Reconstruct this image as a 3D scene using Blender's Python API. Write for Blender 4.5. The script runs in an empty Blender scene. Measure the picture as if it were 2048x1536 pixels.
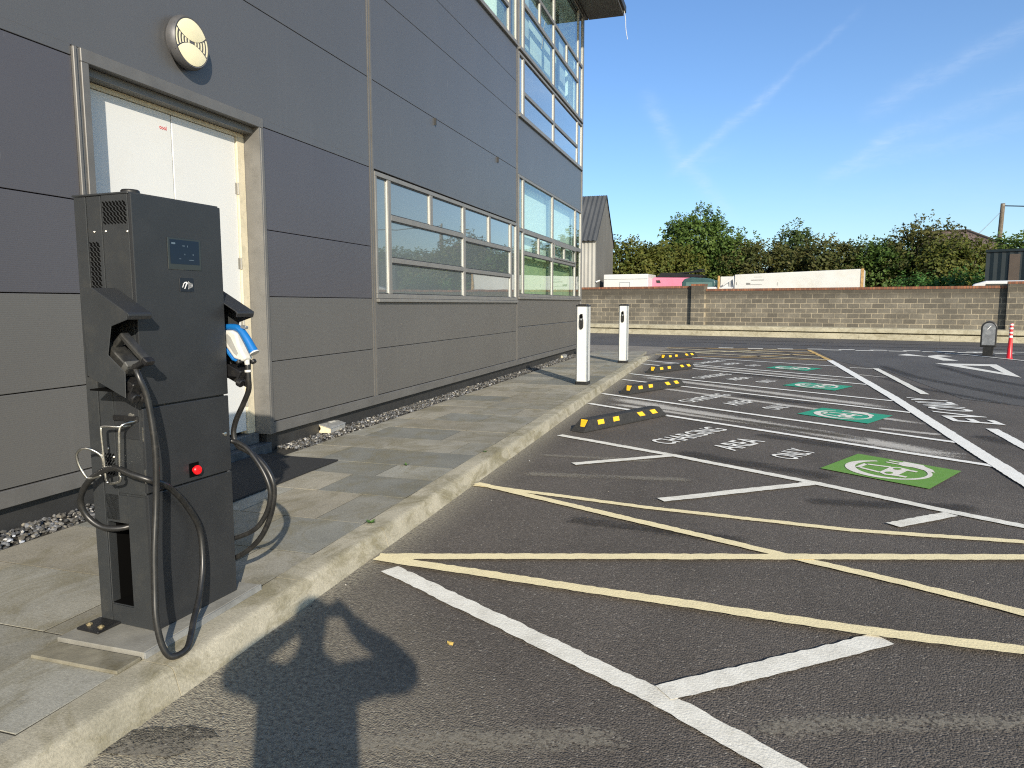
import bpy, bmesh, math, random
from mathutils import Vector, Matrix, noise as mnoise
R = math.radians
rnd = random.Random(7)
sc = bpy.context.scene
COL = sc.collection

# ------------------------------------------------------------------ mesh helper
class MB:
    def __init__(s): s.v = []; s.f = []; s.mi = []; s.cols = None
    def add(s, vs, fs, m=0):
        b = len(s.v); s.v += [tuple(p) for p in vs]
        s.f += [tuple(i + b for i in f) for f in fs]; s.mi += [m] * len(fs); return s
    def box(s, x0, x1, y0, y1, z0, z1, m=0):
        return s.add([(x0,y0,z0),(x1,y0,z0),(x1,y1,z0),(x0,y1,z0),(x0,y0,z1),(x1,y0,z1),(x1,y1,z1),(x0,y1,z1)],
              [(0,3,2,1),(4,5,6,7),(0,1,5,4),(1,2,6,5),(2,3,7,6),(3,0,4,7)], m)
    def obox(s, o, ax, ay, az, m=0):
        o, ax, ay, az = map(Vector, (o, ax, ay, az))
        vs = [o, o+ax, o+ax+ay, o+ay, o+az, o+ax+az, o+ax+ay+az, o+ay+az]
        return s.add(vs, [(0,3,2,1),(4,5,6,7),(0,1,5,4),(1,2,6,5),(2,3,7,6),(3,0,4,7)], m)
    def quad(s, a, b, c, d, m=0): return s.add([a,b,c,d], [(0,1,2,3)], m)
    def poly(s, pts, m=0): return s.add(pts, [tuple(range(len(pts)))], m)
    def prism(s, pts, ext, m=0):
        n = len(pts); e = Vector(ext); a = [Vector(p) for p in pts]; b = [p + e for p in a]
        nrm = sum(((a[i]-a[0]).cross(a[(i+1)%n]-a[0]) for i in range(1,n)), Vector())
        fs = [tuple(range(n)), tuple(range(2*n-1, n-1, -1))] + [(i, i+n, (i+1)%n+n, (i+1)%n) for i in range(n)]
        if nrm.dot(e) > 0: fs = [tuple(reversed(f)) for f in fs]
        return s.add(a+b, fs, m)
    def cyl(s, p0, p1, r0, r1=None, n=16, cap=True, m=0):
        r1 = r0 if r1 is None else r1; p0 = Vector(p0); p1 = Vector(p1); d = (p1-p0).normalized()
        t = d.orthogonal().normalized(); u = d.cross(t)
        a = [p0 + (t*math.cos(2*math.pi*i/n) + u*math.sin(2*math.pi*i/n))*r0 for i in range(n)]
        b = [p1 + (t*math.cos(2*math.pi*i/n) + u*math.sin(2*math.pi*i/n))*r1 for i in range(n)]
        fs = [(i, (i+1)%n, (i+1)%n+n, i+n) for i in range(n)]
        if cap: fs += [tuple(range(n-1,-1,-1)), tuple(range(n,2*n))]
        return s.add(a+b, fs, m)
    def tube(s, pts, r, n=12, m=0, sub=6):
        P = spline(pts, sub); k = len(P); rings = []; t0 = None
        for i, p in enumerate(P):
            d = (P[min(i+1,k-1)] - P[max(i-1,0)]).normalized()
            t = d.orthogonal().normalized() if t0 is None else (t0 - d*t0.dot(d)).normalized()
            t0 = t; u = d.cross(t); rr = r(i/(k-1)) if callable(r) else r
            rings.append([p + (t*math.cos(2*math.pi*j/n)+u*math.sin(2*math.pi*j/n))*rr for j in range(n)])
        vs = [q for ring in rings for q in ring]
        fs = [(i*n+j, i*n+(j+1)%n, (i+1)*n+(j+1)%n, (i+1)*n+j) for i in range(k-1) for j in range(n)]
        fs += [tuple(range(n-1,-1,-1)), tuple(range((k-1)*n, k*n))]
        return s.add(vs, fs, m)
    def lathe(s, c, prof, axis=(0,0,1), n=32, m=0):
        ax = Vector(axis).normalized(); t = ax.orthogonal().normalized(); u = ax.cross(t); c = Vector(c)
        vs = [c + ax*h + (t*math.cos(2*math.pi*i/n)+u*math.sin(2*math.pi*i/n))*r for r, h in prof for i in range(n)]
        k = len(prof)
        fs = [(j*n+i, j*n+(i+1)%n, (j+1)*n+(i+1)%n, (j+1)*n+i) for j in range(k-1) for i in range(n)]
        return s.add(vs, fs, m)
    def build(s, name, mat, parent=None, off=(0,0,0), smooth=False, bevel=0, seg=1, label=None, kind=None):
        me = bpy.data.meshes.new(name)
        o = Vector(off)
        me.from_pydata([tuple(Vector(p)-o) for p in s.v], [], s.f)
        mats = mat if isinstance(mat, (list, tuple)) else [mat]
        for m_ in mats: me.materials.append(m_)
        if len(mats) > 1: me.polygons.foreach_set('material_index', s.mi)
        if s.cols:
            at = me.color_attributes.new('tint', 'FLOAT_COLOR', 'CORNER')
            flat = []
            for p in me.polygons:
                c = s.cols[p.index]
                flat += list(c) * p.loop_total
            at.data.foreach_set('color', flat)
        if smooth:
            me.polygons.foreach_set('use_smooth', [True]*len(me.polygons))
            if smooth != 'all': me.set_sharp_from_angle(angle=R(35))
        me.update()
        ob = bpy.data.objects.new(name, me); COL.objects.link(ob)
        if parent is not None: ob.parent = parent
        else: ob.location = off
        if parent is None and off == (0,0,0): ob.location = (0,0,0)
        if bevel:
            b = ob.modifiers.new('bevel', 'BEVEL'); b.width = bevel; b.segments = seg; b.limit_method = 'ANGLE'; b.angle_limit = R(40)
        if label: ob['label'] = label
        if kind: ob['kind'] = kind
        return ob

def spline(pts, sub=6):
    P = [Vector(p) for p in pts]
    if len(P) < 3 or sub <= 1: return P
    out = []
    for i in range(len(P)-1):
        p0 = P[max(i-1,0)]; p1 = P[i]; p2 = P[i+1]; p3 = P[min(i+2,len(P)-1)]
        for k in range(sub):
            t = k/sub
            out.append(0.5*((2*p1)+(p2-p0)*t+(2*p0-5*p1+4*p2-p3)*t*t+(3*p1-p0-3*p2+p3)*t**3))
    out.append(P[-1]); return out

def empty(name, loc, label, cat, group=None, rz=0):
    o = bpy.data.objects.new(name, None); COL.objects.link(o); o.location = loc; o.rotation_euler = (0,0,rz)
    o.empty_display_size = .2
    return tag(o, label, cat, group)
def tag(o, label, cat, group=None):
    o['label'] = label; o['category'] = cat
    if group: o['group'] = group
    return o
def kids(o): return [c for c in bpy.data.objects if c.parent == o]
def copy_tree(o, parent=None):
    c = o.copy(); COL.objects.link(c)
    if parent is not None: c.parent = parent
    for ch in kids(o): copy_tree(ch, c)
    return c

# ------------------------------------------------------------------ materials
def nt(name):
    m = bpy.data.materials.new(name); m.use_nodes = True; t = m.node_tree
    for n in list(t.nodes): t.nodes.remove(n)
    out = t.nodes.new('ShaderNodeOutputMaterial'); b = t.nodes.new('ShaderNodeBsdfPrincipled')
    t.links.new(b.outputs[0], out.inputs[0]); return m, t, b, out
def nd(t, ty, **kw):
    n = t.nodes.new(ty)
    for k, v in kw.items():
        if k.startswith('i_'): n.inputs[k[2:].replace('_',' ')].default_value = v
        else: setattr(n, k, v)
    return n
def ramp(t, src, stops):
    n = t.nodes.new('ShaderNodeValToRGB'); e = n.color_ramp.elements
    while len(e) < len(stops): e.new(.5)
    for i, (p, c) in enumerate(stops):
        e[i].position = p; e[i].color = (c, c, c, 1) if isinstance(c, (int, float)) else (*c, 1)
    t.links.new(src, n.inputs[0]); return n.outputs[0]
def mix(t, f, a, b, mode='MIX'):
    n = t.nodes.new('ShaderNodeMix'); n.data_type = 'RGBA'; n.blend_type = mode
    for sock, v in ((n.inputs[0], f), (n.inputs[6], a), (n.inputs[7], b)):
        if hasattr(v, 'is_linked'): t.links.new(v, sock)
        elif isinstance(v, (int, float)): sock.default_value = v
        else: sock.default_value = (*v, 1)
    return n.outputs[2]
def mth(t, op, a, b=0, c=0, clamp=False):
    n = t.nodes.new('ShaderNodeMath'); n.operation = op; n.use_clamp = clamp
    for i, v in enumerate((a, b, c)):
        if hasattr(v, 'is_linked'): t.links.new(v, n.inputs[i])
        else: n.inputs[i].default_value = v
    return n.outputs[0]
def coords(t, kind='Object', scale=None, rot=None):
    tc = t.nodes.new('ShaderNodeTexCoord'); o = tc.outputs[kind]
    if scale or rot:
        mp = t.nodes.new('ShaderNodeMapping'); t.links.new(o, mp.inputs[0])
        if scale: mp.inputs['Scale'].default_value = scale
        if rot: mp.inputs['Rotation'].default_value = rot
        o = mp.outputs[0]
    return o
def noise(t, co, scale, detail=4, rough=.55, dist=0):
    n = nd(t, 'ShaderNodeTexNoise'); n.inputs['Scale'].default_value = scale; n.inputs['Detail'].default_value = detail
    n.inputs['Roughness'].default_value = rough; n.inputs['Distortion'].default_value = dist
    t.links.new(co, n.inputs['Vector']); return n.outputs[0]
def bump(t, b, h, strength=.3, dist=.01):
    n = nd(t, 'ShaderNodeBump'); n.inputs['Strength'].default_value = strength; n.inputs['Distance'].default_value = dist
    t.links.new(h, n.inputs['Height']); t.links.new(n.outputs[0], b.inputs['Normal'])
def setb(t, b, k, v):
    if hasattr(v, 'is_linked'): t.links.new(v, b.inputs[k])
    elif isinstance(v, (tuple, list)): b.inputs[k].default_value = (*v, 1)
    else: b.inputs[k].default_value = v
def simple(name, col, rough=.5, metal=0, var=.12, vs=6, bmp=0, bs=80, spec=.5, dirt=None, coat=0):
    m, t, b, o = nt(name); co = coords(t)
    n = noise(t, co, vs, 5, .6)
    lo = tuple(c*(1-var) for c in col); hi = tuple(min(1, c*(1+var)) for c in col)
    c = mix(t, ramp(t, n, [(.3,0),(.7,1)]), lo, hi)
    if dirt:
        dcol, amt, ds = dirt
        c = mix(t, mth(t, 'MULTIPLY', ramp(t, noise(t, co, ds, 6, .7), [(.5,0),(.75,1)]), amt), c, dcol)
    setb(t, b, 'Base Color', c); setb(t, b, 'Metallic', metal); setb(t, b, 'Specular IOR Level', spec)
    setb(t, b, 'Roughness', mth(t, 'ADD', rough - .05, mth(t, 'MULTIPLY', n, .1)))
    if coat: setb(t, b, 'Coat Weight', coat)
    if bmp: bump(t, b, noise(t, co, bs, 4), bmp, .004)
    return m

M = {}
def speck(m, amt=.5):
    t = m.node_tree; b = [n for n in t.nodes if n.type=='BSDF_PRINCIPLED'][0]; src = b.inputs['Base Color'].links[0].from_socket
    co = coords(t); f = ramp(t, noise(t, co, 26, 3, .5), [(.775,0),(.79,1)])
    t.links.new(mix(t, mth(t,'MULTIPLY',f,amt), src, (.32,.31,.27)), b.inputs['Base Color']); return m
M['charcoal'] = simple('charcoal_powder_coat', (.030,.033,.036), .42, var=.1, vs=3, bmp=.12, bs=500, spec=.5, dirt=((.09,.085,.07),.25,9))
M['charcoal_dark'] = simple('charcoal_front_panel', (.025,.027,.030), .36, var=.1, vs=2.5, bmp=.06, bs=500, dirt=((.06,.06,.06),.12,5))
M['black_plastic'] = simple('black_plastic', (.012,.012,.013), .38, var=.2, vs=12, dirt=((.06,.055,.045),.4,14))
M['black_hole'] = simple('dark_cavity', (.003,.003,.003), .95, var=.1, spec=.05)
M['grey_plastic'] = simple('worn_dark_plastic', (.028,.028,.027), .34, var=.3, vs=14, dirt=((.10,.095,.08),.35,18))
M['hole_shade'] = simple('grip_shadow_grey', (.33,.33,.31), .5, var=.1)  # grey for the shade painted on the white connector's grip hole
M['collar'] = simple('collar_grey', (.085,.085,.08), .5, var=.15, vs=12)
M['rubber'] = simple('cable_rubber', (.016,.016,.016), .36, var=.25, vs=20, dirt=((.07,.065,.055),.35,30))
M['chrome'] = simple('steel_rod', (.55,.54,.50), .28, 1, var=.25, vs=40)
M['bolt'] = simple('zinc_bolt', (.62,.60,.54), .35, 1, var=.2, vs=60)
M['brass'] = simple('dull_brass', (.34,.28,.16), .5, .4, var=.25, vs=40)
M['red_button'] = simple('red_button', (.75,.01,.015), .3, var=.05)
M['white_plastic'] = simple('white_plastic', (.62,.61,.57), .38, var=.04, dirt=((.35,.33,.28),.3,25))
M['blue_plastic'] = simple('blue_plastic', (.008,.13,.40), .32, var=.08)
M['icon_white'] = simple('icon_print', (.8,.8,.8), .5, var=.02)
M['pad'] = simple('reader_panel', (.010,.014,.022), .35, var=.1)
M['alu_white'] = simple('white_powder_coat', (.60,.61,.60), .35, var=.03, vs=4, dirt=((.5,.48,.42),.2,8))
M['alu'] = simple('brushed_aluminium', (.48,.51,.54), .35, .75, var=.12, vs=10)
M['trim'] = simple('window_frame_grey', (.195,.192,.182), .45, .1, var=.1, vs=5, dirt=((.16,.15,.13),.4,10))
M['trim_alu'] = simple('cladding_trim', (.14,.137,.132), .45, .2, var=.12, vs=4, dirt=((.12,.11,.10),.4,12))
M['hinge'] = simple('painted_hinge', (.34,.33,.30), .5, .2, var=.15)
M['reveal'] = simple('reveal_lining', (.165,.160,.150), .45, .1, var=.12, vs=4, dirt=((.09,.085,.075),.4,10))
M['door_white'] = simple('white_door_paint', (.66,.67,.66), .45, var=.025, vs=2, bmp=.03, bs=200, dirt=((.55,.53,.48),.25,4))
M['cream'] = simple('cream_frame', (.62,.56,.42), .5, var=.08, vs=8, dirt=((.25,.22,.16),.45,14))
M['soffit'] = simple('soffit_boards', (.075,.068,.060), .6, var=.3, vs=2)
M['dark_edge'] = simple('roof_edge', (.03,.03,.03), .5, var=.2)
M['granite'] = simple('dark_threshold', (.055,.065,.075), .6, var=.45, vs=9, dirt=((.16,.16,.15),.6,7))
M['plinth'] = simple('plinth_render', (.035,.035,.035), .85, var=.4, vs=6, dirt=((.14,.13,.11),.7,5))
M['mat_rubber'] = simple('mat_pile', (.013,.014,.016), .95, var=.5, vs=180, bmp=1, bs=300)
M['yellow'] = simple('yellow_reflector', (.86,.50,.02), .4, var=.12, vs=30, dirt=((.25,.16,.03),.4,40))
M['stop_rubber'] = simple('recycled_rubber', (.022,.022,.022), .8, var=.5, vs=60, bmp=.5, bs=120, dirt=((.09,.085,.075),.35,20))
M['red_post'] = simple('red_post', (.62,.012,.02), .4, var=.1)
M['tree_bark'] = simple('bark', (.07,.055,.04), .9, var=.4, vs=10, bmp=.5, bs=20)
M['wood_pole'] = simple('weathered_pole', (.14,.115,.085), .9, var=.4, vs=6, bmp=.5, bs=30)
M['galv_box'] = simple('galvanised_box', (.50,.50,.48), .38, .45, var=.2, vs=18, dirt=((.75,.75,.73),.5,14))
M['box_card'] = simple('bait_box_end', (.72,.62,.42), .6, var=.15, vs=20, dirt=((.28,.13,.05),.75,22))
M['leaf_litter'] = simple('dry_leaf', (.50,.36,.10), .7, var=.3, vs=60)
M['debris'] = simple('pale_debris', (.62,.58,.5), .8, var=.25, vs=60)
M['weed'] = simple('weed_green', (.06,.13,.025), .7, var=.4, vs=60)
M['slab_grey'] = simple('base_slab_concrete', (.235,.228,.20), .8, var=.2, vs=7, bmp=.3, bs=120, dirt=((.11,.10,.075),.5,5))
M['slab_stained'] = simple('stained_slab', (.20,.185,.14), .85, var=.25, vs=9, bmp=.4, bs=90, dirt=((.09,.075,.035),.9,6))
M['slab_edge'] = simple('steel_edging', (.26,.265,.26), .6, .1, var=.3, vs=12)
M['room_white'] = simple('room_white', (.80,.85,.80), .8, var=.03)
M['room_green'] = simple('room_green', (.50,.58,.34), .8, var=.04)
M['room_dark'] = simple('room_carpet', (.10,.11,.12), .9, var=.2)
M['lit_bead'] = simple('sunlit_bead', (.46,.455,.42), .4, var=.05)  # pale tone paints in the sunlight on beads facing the sun
M['blind'] = simple('roller_blind', (.30,.35,.375), .8, var=.05)
M['blind_white'] = simple('pale_blind', (.62,.66,.66), .8, var=.04)
M['spandrel'] = None
M['van_white'] = simple('white_vehicle_paint', (.62,.62,.61), .35, var=.04, vs=1, coat=.4)
M['trailer'] = simple('white_trailer', (.61,.61,.59), .5, var=.05, vs=1.5, dirt=((.48,.44,.36),.55,.7))
M['pink'] = simple('pink_paint', (.66,.21,.30), .4, var=.08, vs=2)
M['tank_green'] = simple('tank_green', (.035,.085,.085), .45, var=.15, vs=2)
M['rust'] = simple('rusty_post', (.48,.30,.12), .7, var=.4, vs=6)
M['dark_glass'] = simple('vehicle_glass', (.02,.025,.03), .1, var=.1)
M['steel_dark'] = simple('dark_container', (.007,.015,.019), .5, var=.2, vs=1)
M['steel_brown'] = simple('brown_panel', (.085,.065,.05), .6, var=.2, vs=1)
M['skin'] = simple('skin', (.50,.30,.22), .55, var=.05)
M['jacket'] = simple('navy_fleece', (.03,.035,.05), .9, var=.2, vs=40)
M['trouser'] = simple('dark_denim', (.03,.04,.07), .9, var=.2, vs=60)
M['shoe'] = simple('black_leather', (.02,.018,.016), .5, var=.2)
M['hair'] = simple('brown_hair', (.05,.03,.02), .7, var=.3, vs=60)
M['brickred'] = None

speck(M['charcoal']); speck(M['charcoal_dark'], .25)
# --- asphalt
def asphalt(name, lo, hi, stones, dust, bstr):
    m, t, b, o = nt(name); co = coords(t)
    big = noise(t, co, .55, 6, .6, .4)
    c = mix(t, ramp(t, big, [(.32,0),(.68,1)]), lo, hi)
    st = coords(t, scale=(1.2,.16,1), rot=(0,0,R(34)))
    c = mix(t, mth(t,'MULTIPLY', ramp(t, noise(t, st, .9, 6, .65), [(.5,0),(.78,1)]), .45), c, tuple(x*.55 for x in lo))
    v = nd(t, 'ShaderNodeTexVoronoi'); v.inputs['Scale'].default_value = 125; t.links.new(co, v.inputs['Vector'])
    sep = nd(t, 'ShaderNodeSeparateColor'); t.links.new(v.outputs['Color'], sep.inputs[0])
    g = ramp(t, sep.outputs[0], [(0,.62),(.55,.95),(.93,1.25),(.985,1.9)])
    c = mix(t, .8, c, g, 'MULTIPLY')
    fine = noise(t, co, 260, 3, .7)
    c = mix(t, .6, c, ramp(t, fine, [(.3,.65),(.7,1.4)]), 'MULTIPLY')
    c = mix(t, ramp(t, sep.outputs[1], [(.982,0),(.994,stones)]), c, (.36,.34,.30))
    # grit that has collected along the kerb line
    sx = nd(t, 'ShaderNodeSeparateXYZ'); t.links.new(co, sx.inputs[0])
    d = mth(t, 'ADD', sx.outputs[0], mth(t, 'MULTIPLY_ADD', sx.outputs[1], .0135, 2.02))
    edge = mth(t, 'SUBTRACT', 1, mth(t, 'DIVIDE', d, .42), clamp=True)
    nearby = mth(t, 'SUBTRACT', 1, mth(t, 'DIVIDE', mth(t,'ADD', mth(t,'MULTIPLY', d, .9), mth(t,'MULTIPLY', mth(t,'SUBTRACT', sx.outputs[1], 1.9), .8)), 1.7), clamp=True)
    f = mth(t, 'MAXIMUM', mth(t,'POWER', edge, 2.2), mth(t,'MULTIPLY', nearby, 1.25))
    nz = ramp(t, noise(t, co, 48, 6, .75), [(.36,0),(.62,1)])
    f = mth(t, 'MULTIPLY', mth(t,'MULTIPLY', f, nz), dust*1.35, clamp=True)
    c = mix(t, mth(t,'MULTIPLY',f,.85), c, (.36,.33,.25))
    setb(t, b, 'Base Color', c); setb(t, b, 'Roughness', .85); setb(t, b, 'Specular IOR Level', .35)
    h = mth(t, 'ADD', mth(t, 'MULTIPLY', v.outputs['Distance'], -1.2), mth(t, 'MULTIPLY', noise(t, co, 55, 5, .65), 1.0))
    bump(t, b, h, bstr, .012)
    return m
M['asphalt'] = asphalt('asphalt_worn', (.092,.080,.068), (.136,.119,.103), .55, .9, .45)
M['patch'] = asphalt('asphalt_tar_patch', (.035,.032,.030), (.06,.055,.05), .8, .35, .9)
M['road'] = asphalt('asphalt_road', (.088,.083,.078), (.116,.110,.103), .2, 0, .4)

# --- painted markings
def paint(name, col, wear=.25, hole=.0, stain=(.30,.27,.20), soft=False):
    m, t, b, o = nt(name); co = coords(t)
    n = noise(t, co, 9, 7, .7)
    c = mix(t, mth(t, 'MULTIPLY', ramp(t, n, [(.42,0),(.75,1)]), wear), col, stain)
    c = mix(t, .5, c, ramp(t, noise(t, co, 120, 4, .7), [(.3,.72),(.7,1.2)]), 'MULTIPLY')
    setb(t, b, 'Base Color', c); setb(t, b, 'Roughness', .75); setb(t, b, 'Specular IOR Level', .3)
    bump(t, b, noise(t, co, 90, 4, .6), .5, .006)
    if hole > 0:
        tr = nd(t, 'ShaderNodeBsdfTransparent'); mx = nd(t, 'ShaderNodeMixShader')
        v = nd(t, 'ShaderNodeTexVoronoi'); v.inputs['Scale'].default_value = 95; t.links.new(co, v.inputs['Vector'])
        sep = nd(t, 'ShaderNodeSeparateColor'); t.links.new(v.outputs['Color'], sep.inputs[0])
        k = mth(t, 'ADD', mth(t, 'MULTIPLY', sep.outputs[0], .5), mth(t, 'MULTIPLY', noise(t, co, 5, 6, .7), .9))
        f = ramp(t, k, [(hole*.9+.02, 0), (hole*.9+.12, 1)])
        if soft:
            uv = nd(t, 'ShaderNodeSeparateXYZ'); t.links.new(coords(t,'UV'), uv.inputs[0])
            fd = mth(t,'POWER', mth(t,'SINE', mth(t,'MULTIPLY', uv.outputs[1], math.pi)), 1.1)
            fe = mth(t,'MULTIPLY', mth(t,'SINE', mth(t,'MULTIPLY', uv.outputs[0], math.pi)), 3, clamp=True)
            st = noise(t, coords(t, scale=(.35,4.5,1), rot=(0,0,R(34.5))), 2.2, 7, .7)
            k = mth(t,'ADD', mth(t,'MULTIPLY', sep.outputs[0], .35), mth(t,'ADD', mth(t,'MULTIPLY', st, .75), mth(t,'MULTIPLY', noise(t, co, 2.2, 5, .6), .35)))
            k = mth(t,'ADD', k, mth(t,'MULTIPLY', mth(t,'SUBTRACT', mth(t,'MULTIPLY', fd, fe), 1), .55))
            f = mth(t,'MULTIPLY', ramp(t, k, [(hole, 0), (hole+.26, 1)]), .85 if hole < .4 else .5)
        t.links.new(f, mx.inputs[0]); t.links.new(tr.outputs[0], mx.inputs[1]); t.links.new(b.outputs[0], mx.inputs[2]); t.links.new(mx.outputs[0], o.inputs[0])
    return m
M['white_paint'] = paint('white_marking', (.82,.80,.72), .4, .26)
M['white_fresh'] = paint('white_marking_fresh', (.88,.87,.82), .15, .2)
M['cream_paint'] = paint('yellow_marking', (.86,.75,.46), .35, .26, (.55,.48,.32))
M['orange_paint'] = paint('orange_marking', (.62,.40,.12), .35, .34)
M['ghost_paint'] = paint('scrubbed_marking', (.58,.55,.50), .3, .30, soft=True)
M['ghost_thin'] = paint('faint_marking', (.36,.33,.27), .3, .50, soft=True)
M['dark_stain'] = paint('oil_and_tyre_stain', (.034,.030,.026), .1, .46, soft=True)
M['green_paint'] = paint('green_marking', (.135,.30,.045), .4, .18, (.24,.36,.14))
M['teal_paint'] = paint('teal_marking', (.025,.33,.20), .3, .16, (.15,.40,.28))
M['pinkish_white'] = paint('emblem_white', (.78,.74,.68), .3, .14)
M['red_scrawl'] = paint('red_marking', (.5,.05,.04), .2, .55)

# --- kerb concrete / paving
def concrete(name, lo, hi, algae, tint=False, vs=3, bs=160, bstr=.35):
    m, t, b, o = nt(name); co = coords(t)
    c = mix(t, ramp(t, noise(t, co, vs, 7, .65, .3), [(.3,0),(.7,1)]), lo, hi)
    if tint:
        a = nd(t, 'ShaderNodeVertexColor'); a.layer_name = 'tint'
        c = mix(t, 1, c, a.outputs[0], 'MULTIPLY')
    c = mix(t, mth(t,'MULTIPLY', ramp(t, noise(t, coords(t, scale=(1,.7,1.6)), 3.2, 8, .75, .8), [(.46,0),(.62,1)]), algae[1]), c, algae[0])
    c = mix(t, .55, c, ramp(t, noise(t, co, 75, 5, .75), [(.28,.5),(.72,1.45)]), 'MULTIPLY')
    c = mix(t, mth(t,'MULTIPLY', ramp(t, noise(t, co, 22, 7, .8), [(.64,0),(.70,1)]), .55), c, (.55,.52,.43))
    c = mix(t, mth(t,'MULTIPLY', ramp(t, noise(t, co, 7, 8, .8), [(.60,0),(.70,1)]), .5), c, tuple(x*.45 for x in lo))
    setb(t, b, 'Base Color', c); setb(t, b, 'Roughness', .85); setb(t, b, 'Specular IOR Level', .3)
    bump(t, b, noise(t, co, bs, 5, .7), bstr, .006)
    return m
M['kerb'] = concrete('kerb_concrete', (.29,.27,.205), (.45,.415,.325), ((.18,.158,.09),.75))
M['paving'] = concrete('paving_slabs', (.232,.224,.190), (.325,.312,.265), ((.17,.15,.09),.6), True, vs=2)
M['joint'] = simple('joint_sand', (.025,.022,.016), .95, var=.4, vs=30)
M['far_kerb'] = concrete('far_kerb_concrete', (.36,.33,.24), (.50,.46,.34), ((.22,.19,.12),.6), vs=.8, bs=20)
M['apron'] = concrete('concrete_apron', (.20,.18,.15), (.27,.245,.205), ((.14,.12,.09),.5), vs=.8)

# --- cladding
def cladding(name, lo, hi, rib):
    m, t, b, o = nt(name); co = coords(t)
    n = noise(t, coords(t, scale=(1,.5,.35)), .9, 5, .6)
    c = mix(t, ramp(t, n, [(.3,0),(.7,1)]), lo, hi)
    streak = ramp(t, noise(t, coords(t, scale=(1,5,.25)), 1.6, 6, .7), [(.58,0),(.85,1)])
    c = mix(t, mth(t,'MULTIPLY', streak, .22), c, tuple(x*1.5 for x in hi))
    run = ramp(t, noise(t, coords(t, scale=(1,14,.9)), 1.9, 3, .5), [(.735,0),(.77,1)])
    c = mix(t, mth(t,'MULTIPLY', run, .28), c, (.42,.42,.42))
    sp = ramp(t, noise(t, co, 11, 6, .75), [(.74,0),(.79,1)])
    c = mix(t, mth(t,'MULTIPLY', sp, .35), c, (.4,.4,.4))
    setb(t, b, 'Base Color', c); setb(t, b, 'Roughness', .36); setb(t, b, 'Metallic', .15); setb(t, b, 'Specular IOR Level', .5)
    sx = nd(t, 'ShaderNodeSeparateXYZ'); t.links.new(co, sx.inputs[0])
    w = mth(t, 'SINE', mth(t, 'MULTIPLY', sx.outputs[2], 2*math.pi/rib[0]))
    h = mth(t, 'ADD', mth(t, 'MULTIPLY', w, rib[1]), mth(t, 'MULTIPLY', noise(t, co, 1.3, 2), 2.0))
    bump(t, b, h, .5, .004)
    return m
M['clad'] = cladding('cladding_panel', (.096,.098,.103), (.110,.112,.118), (.0135,.05))
M['clad_mid'] = cladding('cladding_panel_mid', (.083,.081,.093), (.094,.092,.105), (.0135,.05))
M['clad_rib'] = cladding('cladding_microrib', (.116,.113,.109), (.132,.129,.124), (.0135,.05))

def glass(name, tint, boost, opaque=None):
    m, t, b, o = nt(name); co = coords(t)
    gl = nd(t, 'ShaderNodeBsdfGlossy'); gl.inputs['Roughness'].default_value = .012; gl.inputs['Color'].default_value = (.93,.97,.98,1)
    bp = nd(t, 'ShaderNodeBump'); bp.inputs['Strength'].default_value = .12; bp.inputs['Distance'].default_value = .01
    t.links.new(noise(t, co, 1.1, 2), bp.inputs['Height']); t.links.new(bp.outputs[0], gl.inputs['Normal'])
    fr = nd(t, 'ShaderNodeLayerWeight'); fr.inputs['Blend'].default_value = .5
    f = mth(t, 'MULTIPLY', mth(t, 'MULTIPLY_ADD', mth(t, 'POWER', fr.outputs['Facing'], 5), .95, .05), boost, clamp=True)
    if opaque:
        tr = b; setb(t, b, 'Base Color', opaque); setb(t, b, 'Roughness', .5)
    else:
        tr = nd(t, 'ShaderNodeBsdfTransparent'); tr.inputs[0].default_value = (*tint, 1)
    mx = nd(t, 'ShaderNodeMixShader'); t.links.new(f, mx.inputs[0]); t.links.new(tr.outputs[0], mx.inputs[1]); t.links.new(gl.outputs[0], mx.inputs[2])
    t.links.new(mx.outputs[0], o.inputs[0]); return m
M['glass'] = glass('window_glass', (.80,.94,.91), 1.7)
M['spandrel'] = glass('spandrel_glass', (0,0,0), 2.4, (.16,.19,.22))
M['film'] = glass('filmed_glass', (0,0,0), 2.3, (.135,.16,.165))
M['lens'] = simple('lamp_diffuser', (.80,.74,.50), .45, var=.05, vs=5)

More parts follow.
